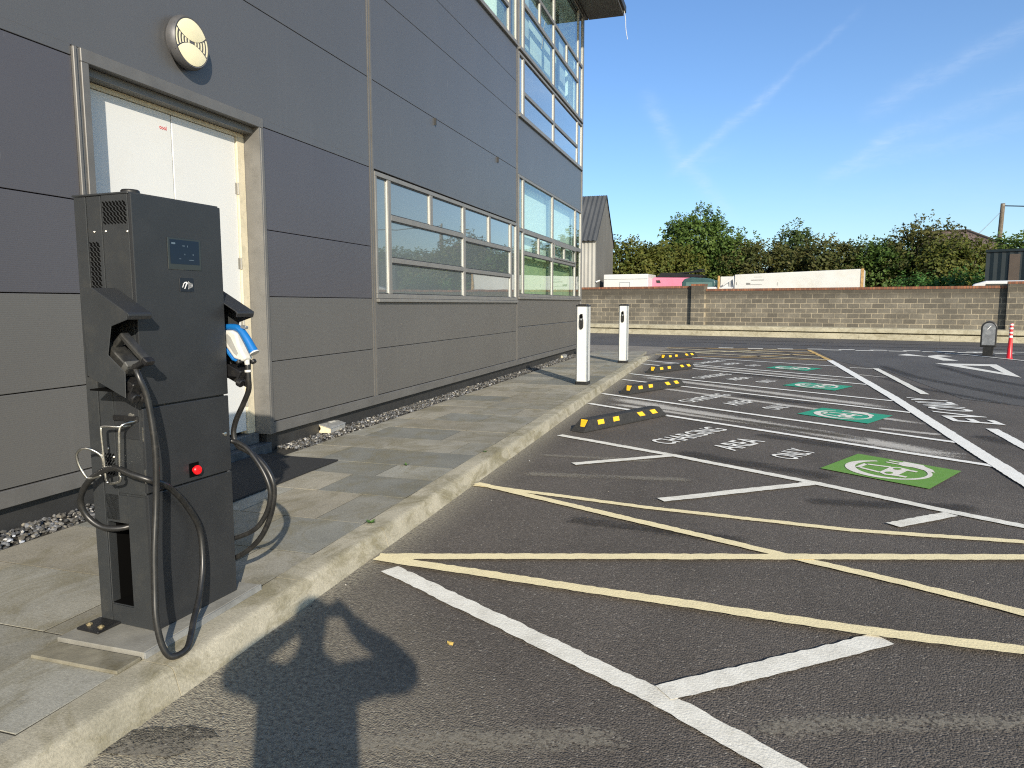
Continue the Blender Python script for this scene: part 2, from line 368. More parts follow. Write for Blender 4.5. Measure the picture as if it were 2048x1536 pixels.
# --- brick wall materials
def blocks():
    m, t, b, o = nt('concrete_blocks'); co = coords(t)
    sx = nd(t,'ShaderNodeSeparateXYZ'); t.links.new(co, sx.inputs[0]); cb = nd(t,'ShaderNodeCombineXYZ')
    t.links.new(sx.outputs[0], cb.inputs[0]); t.links.new(sx.outputs[2], cb.inputs[1])
    br = nd(t, 'ShaderNodeTexBrick'); t.links.new(cb.outputs[0], br.inputs['Vector'])
    for k, v in dict(Scale=1, Mortar_Size=.016, Brick_Width=.50, Row_Height=.225, Mortar_Smooth=.2, Bias=0).items(): br.inputs[k.replace('_',' ')].default_value = v
    br.inputs['Color1'].default_value = (.118,.107,.088,1); br.inputs['Color2'].default_value = (.205,.186,.150,1); br.inputs['Mortar'].default_value = (.40,.345,.25,1)
    c = mix(t, mth(t,'MULTIPLY', ramp(t, noise(t, co, 1.1, 6, .7), [(.40,0),(.66,1)]), .65), br.outputs[0], (.095,.088,.075))
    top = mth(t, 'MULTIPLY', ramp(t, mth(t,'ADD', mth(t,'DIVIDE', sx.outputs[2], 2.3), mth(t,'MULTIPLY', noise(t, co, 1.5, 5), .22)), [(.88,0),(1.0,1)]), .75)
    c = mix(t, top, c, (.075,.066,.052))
    c = mix(t, mth(t,'MULTIPLY', ramp(t, noise(t, co, 2.4, 5, .6), [(.66,0),(.70,1)]), .5), c, (.34,.29,.20))
    c = mix(t, .5, c, ramp(t, noise(t, co, 14, 5, .7), [(.3,.65),(.7,1.35)]), 'MULTIPLY')
    setb(t,b,'Base Color',c); setb(t,b,'Roughness',.9); setb(t,b,'Specular IOR Level',.2)
    bump(t, b, mth(t,'ADD', mth(t,'MULTIPLY', br.outputs['Fac'], -.6), mth(t,'MULTIPLY', noise(t, co, 25, 5), .5)), .6, .02)
    return m
M['blocks'] = blocks()
def coping():
    m, t, b, o = nt('red_brick_coping'); co = coords(t)
    sx = nd(t,'ShaderNodeSeparateXYZ'); t.links.new(co, sx.inputs[0]); 
    u = mth(t,'DIVIDE', sx.outputs[0], .11)
    wn = nd(t,'ShaderNodeTexWhiteNoise'); wn.noise_dimensions = '1D'; t.links.new(mth(t,'FLOOR', u), wn.inputs['W'])
    c = mix(t, wn.outputs[0], (.16,.058,.034), (.31,.13,.065))
    fr = mth(t,'FRACT', u)
    c = mix(t, ramp(t, fr, [(.0,1),(.18,0),(.78,0),(1,1)]), c, (.10,.07,.05))
    c = mix(t, mth(t,'MULTIPLY', ramp(t, noise(t, co, 1.2, 5), [(.5,0),(.7,1)]), .55), c, (.10,.05,.035))
    setb(t,b,'Base Color',c); setb(t,b,'Roughness',.9); return m
M['brickred'] = coping()
def corrugated(name, lo, hi, axis, pitch, dirt):
    m, t, b, o = nt(name); co = coords(t)
    n = noise(t, coords(t, scale=(.6,.6,.25)), 1.0, 6, .65)
    c = mix(t, ramp(t, n, [(.3,0),(.7,1)]), lo, hi)
    c = mix(t, mth(t,'MULTIPLY', ramp(t, noise(t, coords(t, scale=(3,3,.15)), 1.5, 5, .7), [(.55,0),(.8,1)]), .5), c, dirt)
    setb(t,b,'Base Color',c); setb(t,b,'Roughness',.7); setb(t,b,'Specular IOR Level',.3); return m
M['shed_roof'] = corrugated('shed_roof_sheet', (.055,.060,.066), (.080,.085,.092), 0, .2, (.04,.04,.045))
M['shed_gable'] = corrugated('shed_gable_sheet', (.11,.11,.105), (.15,.148,.14), 0, .2, (.07,.068,.062))
M['shed_front'] = corrugated('shed_front_sheet', (.30,.30,.28), (.42,.41,.38), 0, .2, (.16,.15,.13))
def tiles():
    m, t, b, o = nt('brown_roof_tiles'); co = coords(t)
    br = nd(t,'ShaderNodeTexBrick'); t.links.new(coords(t,'UV') if False else co, br.inputs['Vector'])
    for k, v in dict(Scale=1, Mortar_Size=.02, Brick_Width=.33, Row_Height=.26).items(): br.inputs[k.replace('_',' ')].default_value = v
    br.inputs['Color1'].default_value=(.12,.085,.07,1); br.inputs['Color2'].default_value=(.17,.125,.105,1); br.inputs['Mortar'].default_value=(.05,.04,.035,1)
    setb(t,b,'Base Color',br.outputs[0]); setb(t,b,'Roughness',.85); return m
M['tiles'] = tiles()

def leafmat(name, a, bcol, c3):
    m, t, b, o = nt(name)
    g = nd(t, 'ShaderNodeNewGeometry'); r = g.outputs['Random Per Island']
    c = nd(t, 'ShaderNodeValToRGB'); e = c.color_ramp.elements; e.new(.5)
    for i, (p, k) in enumerate(((0,a),(.55,bcol),(1,c3))): e[i].position = p; e[i].color = (*k, 1)
    t.links.new(r, c.inputs[0])
    col = mix(t, mth(t,'MULTIPLY', ramp(t, noise(t, coords(t), .55, 4), [(.4,0),(.65,1)]), .6), c.outputs[0], c3)
    col = mix(t, 1, col, (1.36,1.34,1.22), 'MULTIPLY')
    setb(t, b, 'Base Color', col); setb(t, b, 'Roughness', .6); setb(t, b, 'Specular IOR Level', .25)
    tr = nd(t,'ShaderNodeBsdfTranslucent'); t.links.new(col, tr.inputs[0]); mx = nd(t,'ShaderNodeMixShader'); mx.inputs[0].default_value = .28
    t.links.new(b.outputs[0], mx.inputs[1]); t.links.new(tr.outputs[0], mx.inputs[2]); t.links.new(mx.outputs[0], o.inputs[0]); return m
M['leaf_olive'] = leafmat('leaves_olive', (.036,.056,.012), (.062,.080,.016), (.105,.105,.024))
M['leaf_green'] = leafmat('leaves_green', (.030,.060,.014), (.050,.095,.020), (.085,.125,.030))
M['leaf_dark'] = leafmat('leaves_dark', (.022,.040,.014), (.036,.060,.018), (.060,.085,.025))
M['leaf_brown'] = leafmat('leaves_brown', (.034,.046,.014), (.050,.062,.019), (.085,.080,.026))
M['leaf_ivy'] = leafmat('leaves_ivy', (.020,.055,.014), (.035,.095,.020), (.07,.15,.04))

# ------------------------------------------------------------------ ground, road, pavement
U = Vector((.823,-.568,0)); V = Vector((.46,.888,0))
kx = lambda y: -2.02 - .0135*y                       # foot of the kerb face

g = MB(); g.box(-70, 90, -40, 180, -1.0, 0)
g.build('ground', M['asphalt'], kind='structure')
rp = [(2.72,21.0),(2.62,26.35),(-3.0,25.6),(-40,27),(-40,60),(60,60),(60,5),(9.5,9.0),(5.2,11.5),(3.62,13.2),(3.42,18.7),(3.1,19.3)]
r_ = MB(); r_.poly([(x,y,.004) for x,y in rp]); r_.build('road', M['road'], kind='structure')
ap = MB(); ap.poly([(x,y,.008) for x,y in [(-14,21.6),(-2.55,21.8),(-2.35,22.6),(-2.1,25.9),(-4.0,26.6),(-14,27.0)]]); ap.build('apron', M['apron'], kind='structure')

# paving slabs, each a bevelled slab with its own tint
pv = MB(); pv.cols = []
def slab(x0,x1,y0,y1,z,c):
    g_ = .0042; pv.box(x0+g_, x1-g_, y0+g_, y1-g_, .05, z); pv.cols += [c]*6
xb = -4.05
y = -1.2; row = 0
lens = [.45,.6,.75,.6,.9,.45]
prng = random.Random(11)
while y < 21.5:
    dy = [.62,.60,.64,.55,.42,.6,.58][row % 7] if y < 7 else .6
    x = kx(y) - .205 ; first = True
    while x > xb + .02:
        L = prng.choice([.45,.6,.75,.9]) * (.6 if first and row % 2 else 1)
        x0 = x - L
        if x0 < xb + .2: x0 = xb
        if x0 < xb: x0 = xb
        k = prng.uniform(.84,1.12); w = prng.uniform(-.02,.05)
        if prng.random() < .16: k *= .78; w = -.04
        c = (k*(1+w), k, k*(1-w*1.3), 1)
        x1 = x if not first else kx(y+dy/2) - .2
        slab(x0, x1, y, y+dy, .12 + prng.uniform(-.0015,.0015), c)
        x = x0; first = False
    y += dy; row += 1
ex0 = MB()
pv.build('pavement', M['paving'], kind='structure')
jb = MB(); jb.poly([(-4.06,-1.2,.1172),(kx(-1.2)-.2,-1.2,.1172),(kx(21.4)-.2,21.4,.1172),(-4.06,21.4,.1172)])
jb.poly([(-5.2,-1.2,.104),(-4.0,-1.2,.104),(-4.0,21.4,.104),(-5.2,21.4,.104)]); jb.build('pavement', M['joint'], kind='structure')
# kerb stones
kb = MB(); y = -1.5
while y < 21.0:
    L = .914; y1 = y + L - .0035
    drop = lambda yy: .12 if yy < 20 else .12 - (yy-20)*.09
    for (ya_, yb_) in ((y, y1),):
        prof = lambda yy: [(kx(yy)+.0,0.0), (kx(yy)-.028,drop(yy)-.028),(kx(yy)-.034,drop(yy)-.014),(kx(yy)-.048,drop(yy)-.004),(kx(yy)-.068,drop(yy)),(kx(yy)-.197,drop(yy)),(kx(yy)-.197,0)]
        A = [(px,ya_,pz) for px,pz in prof(ya_)]; B = [(px,yb_,pz) for px,pz in prof(yb_)]
        n = len(A); jit = prng.uniform(-.002,.002)
        kb.add([(a+jit,b,c) for a,b,c in A]+[(a+jit,b,c) for a,b,c in B], [(i,(i+1)%n,(i+1)%n+n,i+n) for i in range(n)]+[tuple(range(n-1,-1,-1)),tuple(range(n,2*n))])
    y += L
kb.build('kerb', M['kerb'], kind='structure', smooth=True)

# gravel strip along the wall foot
gv = MB(); gv.cols = []
grn = random.Random(3)
ico = [(0,0,1),(.894,0,.447),(.276,.851,.447),(-.724,.526,.447),(-.724,-.526,.447),(.276,-.851,.447),(.724,.526,-.447),(-.276,.851,-.447),(-.894,0,-.447),(-.276,-.851,-.447),(.724,-.526,-.447),(0,0,-1)]
icf = [(0,1,2),(0,2,3),(0,3,4),(0,4,5),(0,5,1),(1,6,2),(2,7,3),(3,8,4),(4,9,5),(5,10,1),(6,7,2),(7,8,3),(8,9,4),(9,10,5),(10,6,1),(6,11,7),(7,11,8),(8,11,9),(9,11,10),(10,11,6)]
def stone(x,y,z,s):
    a = grn.uniform(0,6.28); sx_,sy_,sz_ = s*grn.uniform(.7,1.4), s*grn.uniform(.7,1.2), s*grn.uniform(.5,.9); ca,sa = math.cos(a),math.sin(a)
    vs = []
    for p in ico:
        j = grn.uniform(.78,1.12); px,py,pz = p[0]*sx_*j,p[1]*sy_*j,p[2]*sz_*j
        vs.append((x+px*ca-py*sa, y+px*sa+py*ca, z+pz))
    gv.add(vs, icf)
    k = grn.choice([.04,.06,.08,.11,.15,.19]) if grn.random() < .96 else .45
    w = grn.uniform(-.12,.2); gv.cols += [(k*(1+w*.5),k,k*(1-w),1)]*20
for (ya_,yb_,dens) in ((.8,3.86,620),(6.0,11,520),(11,20.4,300)):
    for i in range(int((yb_-ya_)*dens*.9)):
        yy = grn.uniform(ya_,yb_); xx = grn.uniform(-4.40,-4.055)
        stone(xx,yy,.108+grn.uniform(0,.022)-.03*max(0,(xx+4.12)/.08), grn.uniform(.007,.019))
mg, t, b, o = nt('gravel_stones'); a = nd(t,'ShaderNodeVertexColor'); a.layer_name='tint'; setb(t,b,'Base Color',a.outputs[0]); setb(t,b,'Roughness',.8)
gv.build('gravel', mg, kind='stuff')

# ------------------------------------------------------------------ painted markings
mrng = random.Random(5)
def strip(pts, w, mat, z=.009, name='road_marking', jit=.004):
    P = [Vector((x,y,0)) for x,y in pts]; mb = MB(); L=[]; Rr=[]
    Q = [P[0]]
    for a_, b_ in zip(P, P[1:]):
        n = max(1, int((b_-a_).length/.035)) if (a_.length < 14) else max(1, int((b_-a_).length/.15))
        Q += [a_.lerp(b_, (i+1)/n) for i in range(n)]
    for i, p in enumerate(Q):
        d = (Q[min(i+1,len(Q)-1)]-Q[max(i-1,0)]).normalized(); s_ = Vector((-d.y,d.x,0))
        wob = mnoise.noise(Vector((p.x*2.1,p.y*2.1,w)))*.006
        L.append(p+s_*(w/2+wob+mrng.uniform(-jit,jit)*1.5)); Rr.append(p-s_*(w/2-wob+mrng.uniform(-jit,jit)))
    vs = [(q.x,q.y,z) for q in L]+[(q.x,q.y,z) for q in Rr]; n = len(Q)
    mb.add(vs, [(n+i,n+i+1,i+1,i) for i in range(n-1)])
    o_ = mb.build(name, mat, kind='structure')
    if mat in (M['ghost_paint'], M['ghost_thin'], M['dark_stain']): set_uv(o_, [(i/(n-1),1) for i in range(n)]+[(i/(n-1),0) for i in range(n)])
    return o_
W, WF, CR = M['white_paint'], M['white_fresh'], M['cream_paint']
strip([(-1.88,3.62),(-.24,2.70),(.19,2.40),(1.5,1.55)], .115, W)
strip([(-.22,2.73),(.20,3.08),(.71,3.50)], .115, W, z=.012)
strip([(-1.93,8.08),(-.53,7.31),(.70,6.54),(1.63,5.88),(2.6,5.27)], .105, W)
strip([(-1.44,6.62),(-.56,7.30)], .10, W, z=.012); strip([(-.51,5.58),(.68,6.49)], .105, W, z=.012); strip([(1.11,5.41),(1.57,5.83)], .11, W, z=.012)
for a_, b_ in (((-2.12,10.83),(2.42,7.74)),((-2.14,12.12),(2.42,8.97)),((-2.15,14.53),(2.46,11.28)),((-2.18,15.80),(2.46,12.58)),((-2.26,18.52),(2.48,15.02)),((-2.24,19.62),(2.5,16.22)),((-2.28,21.95),(2.5,19.22))):
    strip([a_, tuple((Vector(a_)+Vector(b_))/2), b_], .10, WF)
strip([(2.54,21.2),(2.56,13.0),(2.49,9.15),(2.47,7.5),(2.47,4.5)], .16, WF, z=.012)
strip([(2.42,25.8),(2.54,21.2)], .13, M['orange_paint'], z=.012)
strip([(-2.08,5.60),(-.57,5.34),(.81,5.21),(2.2,5.30)], .075, CR, z=.009)
strip([(-2.08,5.64),(.26,4.58),(.93,4.28),(2.0,3.72)], .085, CR, z=.012)
strip([(-2.03,3.77),(.14,4.44),(1.74,4.93),(2.4,5.12)], .095, CR, z=.016)
strip([(-2.03,3.74),(-.38,3.62),(.58,3.55),(2.2,3.55)], .095, CR, z=.020)
# far box junction
for a_, b_ in (((-2.25,25.7),(2.42,25.8)),((-2.28,21.95),(2.54,21.2)),((-2.26,23.4),(2.46,24.7)),((-2.28,22.2),(1.4,25.7)),((-2.26,25.4),(2.52,22.6)),((-2.2,23.6),(2.5,21.3)),((.2,21.7),(2.45,23.8)),((-1.0,25.7),(2.47,24.0))):
    strip([a_, b_], .10, M['orange_paint'] if mrng.random()<.6 else CR, z=.012+mrng.choice([.0,.004,.008]))
# scrubbed-off paint between bay lines
def patch(pts, mat, z=.006): 
    mb = MB(); mb.poly([(x,y,z) for x,y in pts]); o_ = mb.build('road_marking', mat, kind='structure')
    set_uv(o_, [(0,0),(1,0),(1,1),(0,1)])
def set_uv(o_, uv):
    l_ = o_.data.uv_layers.new(name='UVMap')
    for lp in o_.data.loops: l_.data[lp.index].uv = uv[lp.vertex_index]
for (y0, y1, xs, xe, w) in ((11.65,8.05,-2.0,2.35,.62),(11.0,8.9,-1.9,1.5,.32),(15.3,11.75,-1.95,2.3,.5),(19.2,15.6,-2.0,2.3,.45),(13.35,10.2,-1.4,2.5,.30)):
    patch([(xs,y0-w/2),(xe,y1-w/2),(xe,y1+w/2),(xs,y0+w/2)], M['ghost_paint'])
strip([(1.75,9.75),(2.4,9.45)], .2, M['ghost_paint'], z=.0065); strip([(2.6,17.15),(3.1,16.6)], .16, M['ghost_paint'], z=.0075)
strip([(-2.2,1.74),(-1.23,2.08),(-.2,2.45)], .26, M['ghost_thin'], z=.006); strip([(.0,2.55),(.7,2.82),(1.6,3.12)], .22, M['ghost_thin'], z=.0065)
strip([(-1.9,6.1),(-.2,6.35)], .26, M['ghost_thin'], z=.006); strip([(-1.95,6.95),(-.6,7.0)], .2, M['ghost_thin'], z=.006)
pa = MB(); prr = random.Random(21); pa.poly([(-1.97+.24*math.cos(k*.2618)*prr.uniform(.75,1.2)+.05*math.sin(k*.26), 1.87+.12*math.sin(k*.2618)*prr.uniform(.75,1.25)+.07*math.cos(k*.2618), .005) for k in range(24)])
pa.build('asphalt_patch', M['patch'], kind='structure')
for pts,w in (([(3.5,20.5),(3.7,17),(4.6,13.5),(7.0,11)],.5),([(2.9,17.5),(3.3,14.8),(4.2,12.4)],.35),([(4.9,21),(5.0,17),(5.8,13.5),(8.5,11)],.45),([(-.6,7.55),(1.0,6.75)],.5),([(.2,8.9),(1.6,8.1)],.45),([(.0,12.7),(1.4,11.7)],.5),([(-.2,16.8),(1.2,15.7)],.5),([(.5,5.9),(1.9,6.1)],.35),([(-1.2,4.9),(.2,4.75)],.3),([(-.4,10.2),(.5,9.7)],.3),([(2.75,9.6),(3.4,8.4)],.5),([(5.5,25.4),(9,24.8)],.5),([(-3,30),(3,28.6),(12,27.6)],.7),([(-3,32.4),(4,31),(13,29.6)],.6)):
    strip(pts, w, M['dark_stain'], z=.0052)
db = MB(); gv_keep = gv; gv = MB(); gv.cols = []
for k in range(150):
    yy = grn.uniform(1.7,9.5); xx = kx(yy)+.01+abs(grn.gauss(0,1))*(.25 if k%2 else 1.6)
    stone(xx, yy, .002, grn.uniform(.002,.006))
gv.build('debris', mg, kind='stuff'); gv = gv_keep
# right-hand lane markings
strip([(2.72,18.9),(3.24,18.8)], .10, W, z=.010); strip([(3.28,18.84),(3.17,13.65)], .13, W, z=.012)
strip([(3.10,10.1),(3.06,8.9),(3.05,6.0)], .13, WF)
tri = MB(); to = [(5.05,20.98),(6.45,21.02),(5.81,17.4)]; ti = [(5.50,20.42),(6.12,20.40),(5.82,18.5)]
for i in range(3):
    j = (i+1)%3; tri.poly([(*to[j],.010),(*to[i],.010),(*ti[i],.010),(*ti[j],.010)])
tri.build('road_marking', W, kind='structure')
ar = MB(); ar.poly([(4.75,24.0,.010),(5.50,23.55,.010),(5.15,24.7,.010)]); ar.poly([(5.55,23.9,.010),(5.45,23.45,.010),(5.5,22.05,.010),(5.88,22.1,.010),(5.75,23.6,.010),(6.2,23.9,.010),(5.95,24.45,.010)]); ar.build('road_marking', W, kind='structure')
# give-way dashes along the road mouth
for i, x in enumerate([-.5+.98*k for k in range(9)]):
    yy = 25.85 + (.28 if x < 2.2 else .5) - (.10*(x-5) if x > 5 else 0)
    strip([(x,yy),(x+.5,yy+.03)], .30, W, z=.012)
    if x > 1.8: strip([(x+.46,yy-.42),(x+1.0,yy-.42)], .26, W, z=.016)
strip([(7.2,26.3),(10.5,26.6)], .14, W, z=.013)
strip([(6.3,25.1),(6.77,24.7),(7.54,22.6),(8.4,20.4)], .11, W, z=.020)
strip([(8.35,26.4),(14,26.4)], .14, W, z=.018)

def text_mesh(txt):
    cu = bpy.data.curves.new('lettering', 'FONT'); cu.body = txt; cu.align_x = 'LEFT'; cu.offset = .012; cu.resolution_u = 4
    ob = bpy.data.objects.new('lettering', cu); COL.objects.link(ob); bpy.context.view_layer.update()
    me = bpy.data.meshes.new_from_object(ob.evaluated_get(bpy.context.evaluated_depsgraph_get()))
    vs = [v.co.copy() for v in me.vertices]; fs = [tuple(p.vertices) for p in me.polygons]
    bpy.data.objects.remove(ob); bpy.data.curves.remove(cu); bpy.data.meshes.remove(me)
    x0 = min(v.x for v in vs); x1 = max(v.x for v in vs); y0 = min(v.y for v in vs); y1 = max(v.y for v in vs)
    return [((v.x-x0)/(x1-x0), (v.y-y0)/(y1-y0)) for v in vs], fs
TXT = {k: text_mesh(k) for k in ('CHARGING','AREA','ONLY','EV','cool')}
def lettering(txt, bl, br, tl, mat, z=.010, name='road_marking', kind='structure', parent=None, label=None):
    uv, fs = TXT[txt]; bl, br, tl = Vector(bl), Vector(br), Vector(tl); mb = MB()
    mb.add([bl+(br-bl)*u+(tl-bl)*v for u,v in uv], fs)
    return mb.build(name, mat, parent=parent, kind=kind)
def ground_words(txt, bl, ln, ht, mat, d=None):
    d = (d or V).normalized(); up = Vector((-d.y,d.x,0))
    b0 = Vector((bl[0],bl[1],.010)); lettering(txt, b0, b0+d*ln, b0+Vector((up.x,up.y,0)).lerp(-U,.5).normalized()*ht, mat)
bays = [(0,0),(.03,3.52),(.03,7.28),(-.13,11.1)]
for i,(dx,dy) in enumerate(bays):
    m_ = WF
    ground_words('CHARGING', (-.63+dx,7.87+dy), 1.32, .30, m_)
    ground_words('AREA', (.05+dx,7.74+dy), .72, .30, m_)
    ground_words('ONLY', (.62+dx,7.45+dy), .55, .28, m_)
ed = Vector((-.04,1,0))
ground_words('EV', (3.37,10.45), .95, .58, WF, ed); ground_words('ONLY', (3.36,11.55), 1.45, .56, WF, ed)
# charging emblem: square panel, plug-ended ring, car
def emblem(quad, base_mat, label):
    L_, F_, R_, N_ = [Vector((x,y,0)) for x,y in quad]      # left(0,1) far(1,1) right(1,0) near(0,0)
    def P(tx,ty,z):
        p = (N_*(1-tx)+R_*tx)*(1-ty) + (L_*(1-tx)+F_*tx)*ty; return (p.x,p.y,z)
    c = sum((L_,F_,R_,N_), Vector())/4
    e = empty('charging_emblem', (c.x,c.y,.009), label, 'painted emblem', 'electric charging emblems painted in the bays')
    off = (c.x,c.y,.009)
    mb = MB(); mb.poly([P(0,0,.009),P(1,0,.009),P(1,1,.009),P(0,1,.009)]); mb.build('panel', base_mat, e, off)
    rg = MB(); n = 44; a0, a1 = R(38), R(322); pi=[]; po=[]
    for k in range(n+1):
        a_ = a0+(a1-a0)*k/n; f_ = k/n; w = .035+.078*math.sin(math.pi*min(1,f_*1.5))*(1-f_*.3) if f_<.67 else .045
        r0 = .385; po.append(P(.47+math.cos(a_)*(r0+w/2), .5+math.sin(a_)*(r0+w/2)*.92,.013)); pi.append(P(.47+math.cos(a_)*(r0-w/2), .5+math.sin(a_)*(r0-w/2)*.92,.013))
    rg.add(pi+po, [(k,n+1+k,n+2+k,k+1) for k in range(n)])
    plug = [(.69,.15),(.80,.20),(.88,.29),(.95,.33),(.965,.52),(.91,.52),(.915,.64),(.875,.64),(.87,.525),(.815,.525),(.82,.64),(.78,.64),(.775,.51),(.745,.46),(.76,.36),(.72,.27)]
    rg.poly([P(a_,b_,.0135) for a_,b_ in plug]); rg.build('ring', M['pinkish_white'], e, off)
    cr = MB(); bar = lambda x0,x1,y0,y1: cr.poly([P(x0,y0,.013),P(x1,y0,.013),P(x1,y1,.013),P(x0,y1,.013)])
    cr.poly([P(a_,b_,.013) for a_,b_ in [(.25,.36),(.63,.36),(.66,.46),(.60,.53),(.28,.53),(.22,.46)]])
    cr.poly([P(a_,b_,.013) for a_,b_ in [(.26,.53),(.31,.53),(.36,.73),(.32,.77)]]); cr.poly([P(a_,b_,.013) for a_,b_ in [(.57,.53),(.62,.53),(.56,.77),(.52,.73)]]); bar(.32,.56,.73,.775)
    bar(.25,.31,.28,.36); bar(.56,.62,.28,.36)
    cr.build('car_symbol', M['pinkish_white'], e, off)
    for cx in (.32,.56):
        hl = MB(); hl.poly([P(cx+.05*math.cos(k*.524),.45+.035*math.sin(k*.524),.0165) for k in range(12)]); hl.build('headlight', base_mat, e, off)
emblem([(.82,7.15),(1.27,7.97),(2.06,7.41),(1.61,6.60)], M['green_paint'], 'leaf green square with a white car in a plug ring, the only non teal one')
emblem([(.89,10.68),(1.30,11.42),(2.15,10.90),(1.70,10.06)], M['teal_paint'], 'teal square with car and plug ring, in the next bay beyond the leaf green one')
emblem([(.92,14.40),(1.30,15.12),(2.18,14.62),(1.76,13.78)], M['teal_paint'], 'teal car emblem square in the third bay, between two other teal ones')
emblem([(.76,18.25),(1.13,19.00),(2.06,18.50),(1.64,17.70)], M['teal_paint'], 'teal car emblem square in the last bay, beside the crossed yellow box')
strip([(-1.5,20.35),(-1.35,20.5),(-1.3,20.4),(-1.1,20.62),(-1.05,20.45),(-.8,20.6)], .10, M['red_scrawl'], z=.010)

# ------------------------------------------------------------------ building
XW = -4.30
B = empty('office_building', (XW,8,0), 'grey metal clad office building with strip windows and a white double door', 'building')
OB = (XW,8,0)
def bp(mb, name, mat, **k): return mb.build(name, mat, B, OB, **k)
zs = [.40,.99,1.62,2.255,3.205,4.26,5.32,5.955,6.65,7.7,8.7,9.5]
gp = .0035
back = MB()
back.box(-12,-4.36,-8,3.93,.1,9.5); back.box(-12,-4.62,3.93,5.86,.1,3.2); back.box(-12,-4.36,3.93,5.86,3.2,9.5); back.box(-12,-4.36,5.86,8.0,.1,9.5)
back.box(-12,-8.2,8.0,20.4,.1,9.5)
back.box(-8.2,-4.36,8.0,20.4,.1,.32); back.box(-8.2,-4.36,8.0,20.4,4.3,4.55); back.box(-8.2,-4.36,8.0,20.4,6.5,6.62)
back.box(-8.2,-4.36,8.0,20.4,9.4,9.5); back.box(-8.2,-4.36,8.0,8.06,.32,9.4); back.box(-8.2,-4.40,14.08,14.18,.32,9.4); back.box(-8.2,-4.36,20.3,20.4,.32,9.4)
bp(back, 'wall', M['dark_edge'])
def panels(y0, y1, lo, hi, m, name):
    mb = MB()
    for a_, b_ in zip(zs, zs[1:]):
        a2, b2 = max(a_,lo), min(b_,hi)
        if b2 - a2 > .05: mb.box(XW-.05, XW, y0, y1, a2+(gp if a2 == a_ else 0), b2-(gp if b2 == b_ else 0))
    bp(mb, name, m, bevel=.003, seg=2)
HI, LO, MID = M['clad'], M['clad_rib'], M['clad_mid']
panels(-8,-.3,.40,1.62,LO,'cladding'); panels(-8,-.3,1.62,3.205,MID,'cladding'); panels(-8,-.3,3.205,9.5,HI,'cladding')
panels(-.2,3.865,.40,1.62,LO,'cladding'); panels(-.2,3.865,1.62,3.205,MID,'cladding'); panels(-.2,3.865,3.205,3.278,HI,'cladding')
panels(5.885,7.955,.40,1.62,LO,'cladding'); panels(5.885,7.955,1.62,3.205,MID,'cladding'); panels(5.885,7.955,3.205,3.278,HI,'cladding')
panels(-.2,7.955,3.278-gp,9.5,HI,'cladding')
panels(8.055,14.08,.40,1.605,LO,'cladding'); panels(8.055,14.08,3.18,6.63,HI,'cladding')
mb = MB(); mb.box(XW-.05,XW,14.20,20.42,.40+gp,1.07-gp); mb.box(XW-.05,XW,14.20,20.42,1.07+gp,1.68); bp(mb,'cladding',LO,bevel=.006,seg=2)
mb = MB(); mb.box(XW-.05,XW,14.20,20.42,4.19,5.35); bp(mb,'cladding',HI,bevel=.006,seg=2)
# base flashing, plinth, vertical trims
for y0,y1 in ((-8,3.865),(5.885,20.45)):
    mb = MB(); mb.box(XW-.05,XW+.012,y0,y1,.285,.395); bp(mb,'base_flashing',M['trim_alu'],bevel=.004)
    mb = MB(); mb.box(-4.6,-4.385,y0,y1,.02,.284); bp(mb,'plinth',M['plinth'])
for yc in (-.25, 8.005, 14.14):
    mb = MB(); w = .035
    mb.box(XW-.05,XW+.008,yc-.045,yc-.016,.396,9.5); mb.box(XW-.05,XW-.012,yc-.016,yc+.016,.396,9.5); mb.box(XW-.05,XW+.008,yc+.016,yc+.045,.396,9.5)
    bp(mb,'joint_trim',M['trim_alu'])
mb = MB(); mb.box(XW-.25,XW+.02,20.43,20.53,.285,9.5); bp(mb,'corner_trim',M['trim'],bevel=.004)
# far end wall, roof
mb = MB(); mb.box(-12,XW-.26,20.405,20.5,.3,9.5); bp(mb,'end_wall',HI)
rf = MB(); rf.box(-13,-3.16,-9,20.82,9.60,9.78); bp(rf,'roof',M['dark_edge'],bevel=.01)
sf = MB()
for x0,x1 in ((-4.2,-3.22),(-13,-4.22)):
    for k in range(8): sf.box(x0,x1,20.78-(k+1)*2.4+.012,20.78-k*2.4-.012,9.52,9.597)
bp(sf,'soffit',M['soffit'])
mb = MB(); mb.tube([(-3.2,20.6,9.62),(-3.15,20.62,9.4),(-3.13,20.6,9.1),(-3.08,20.6,8.82)],.008,6); bp(mb,'loose_cable',M['white_plastic'])

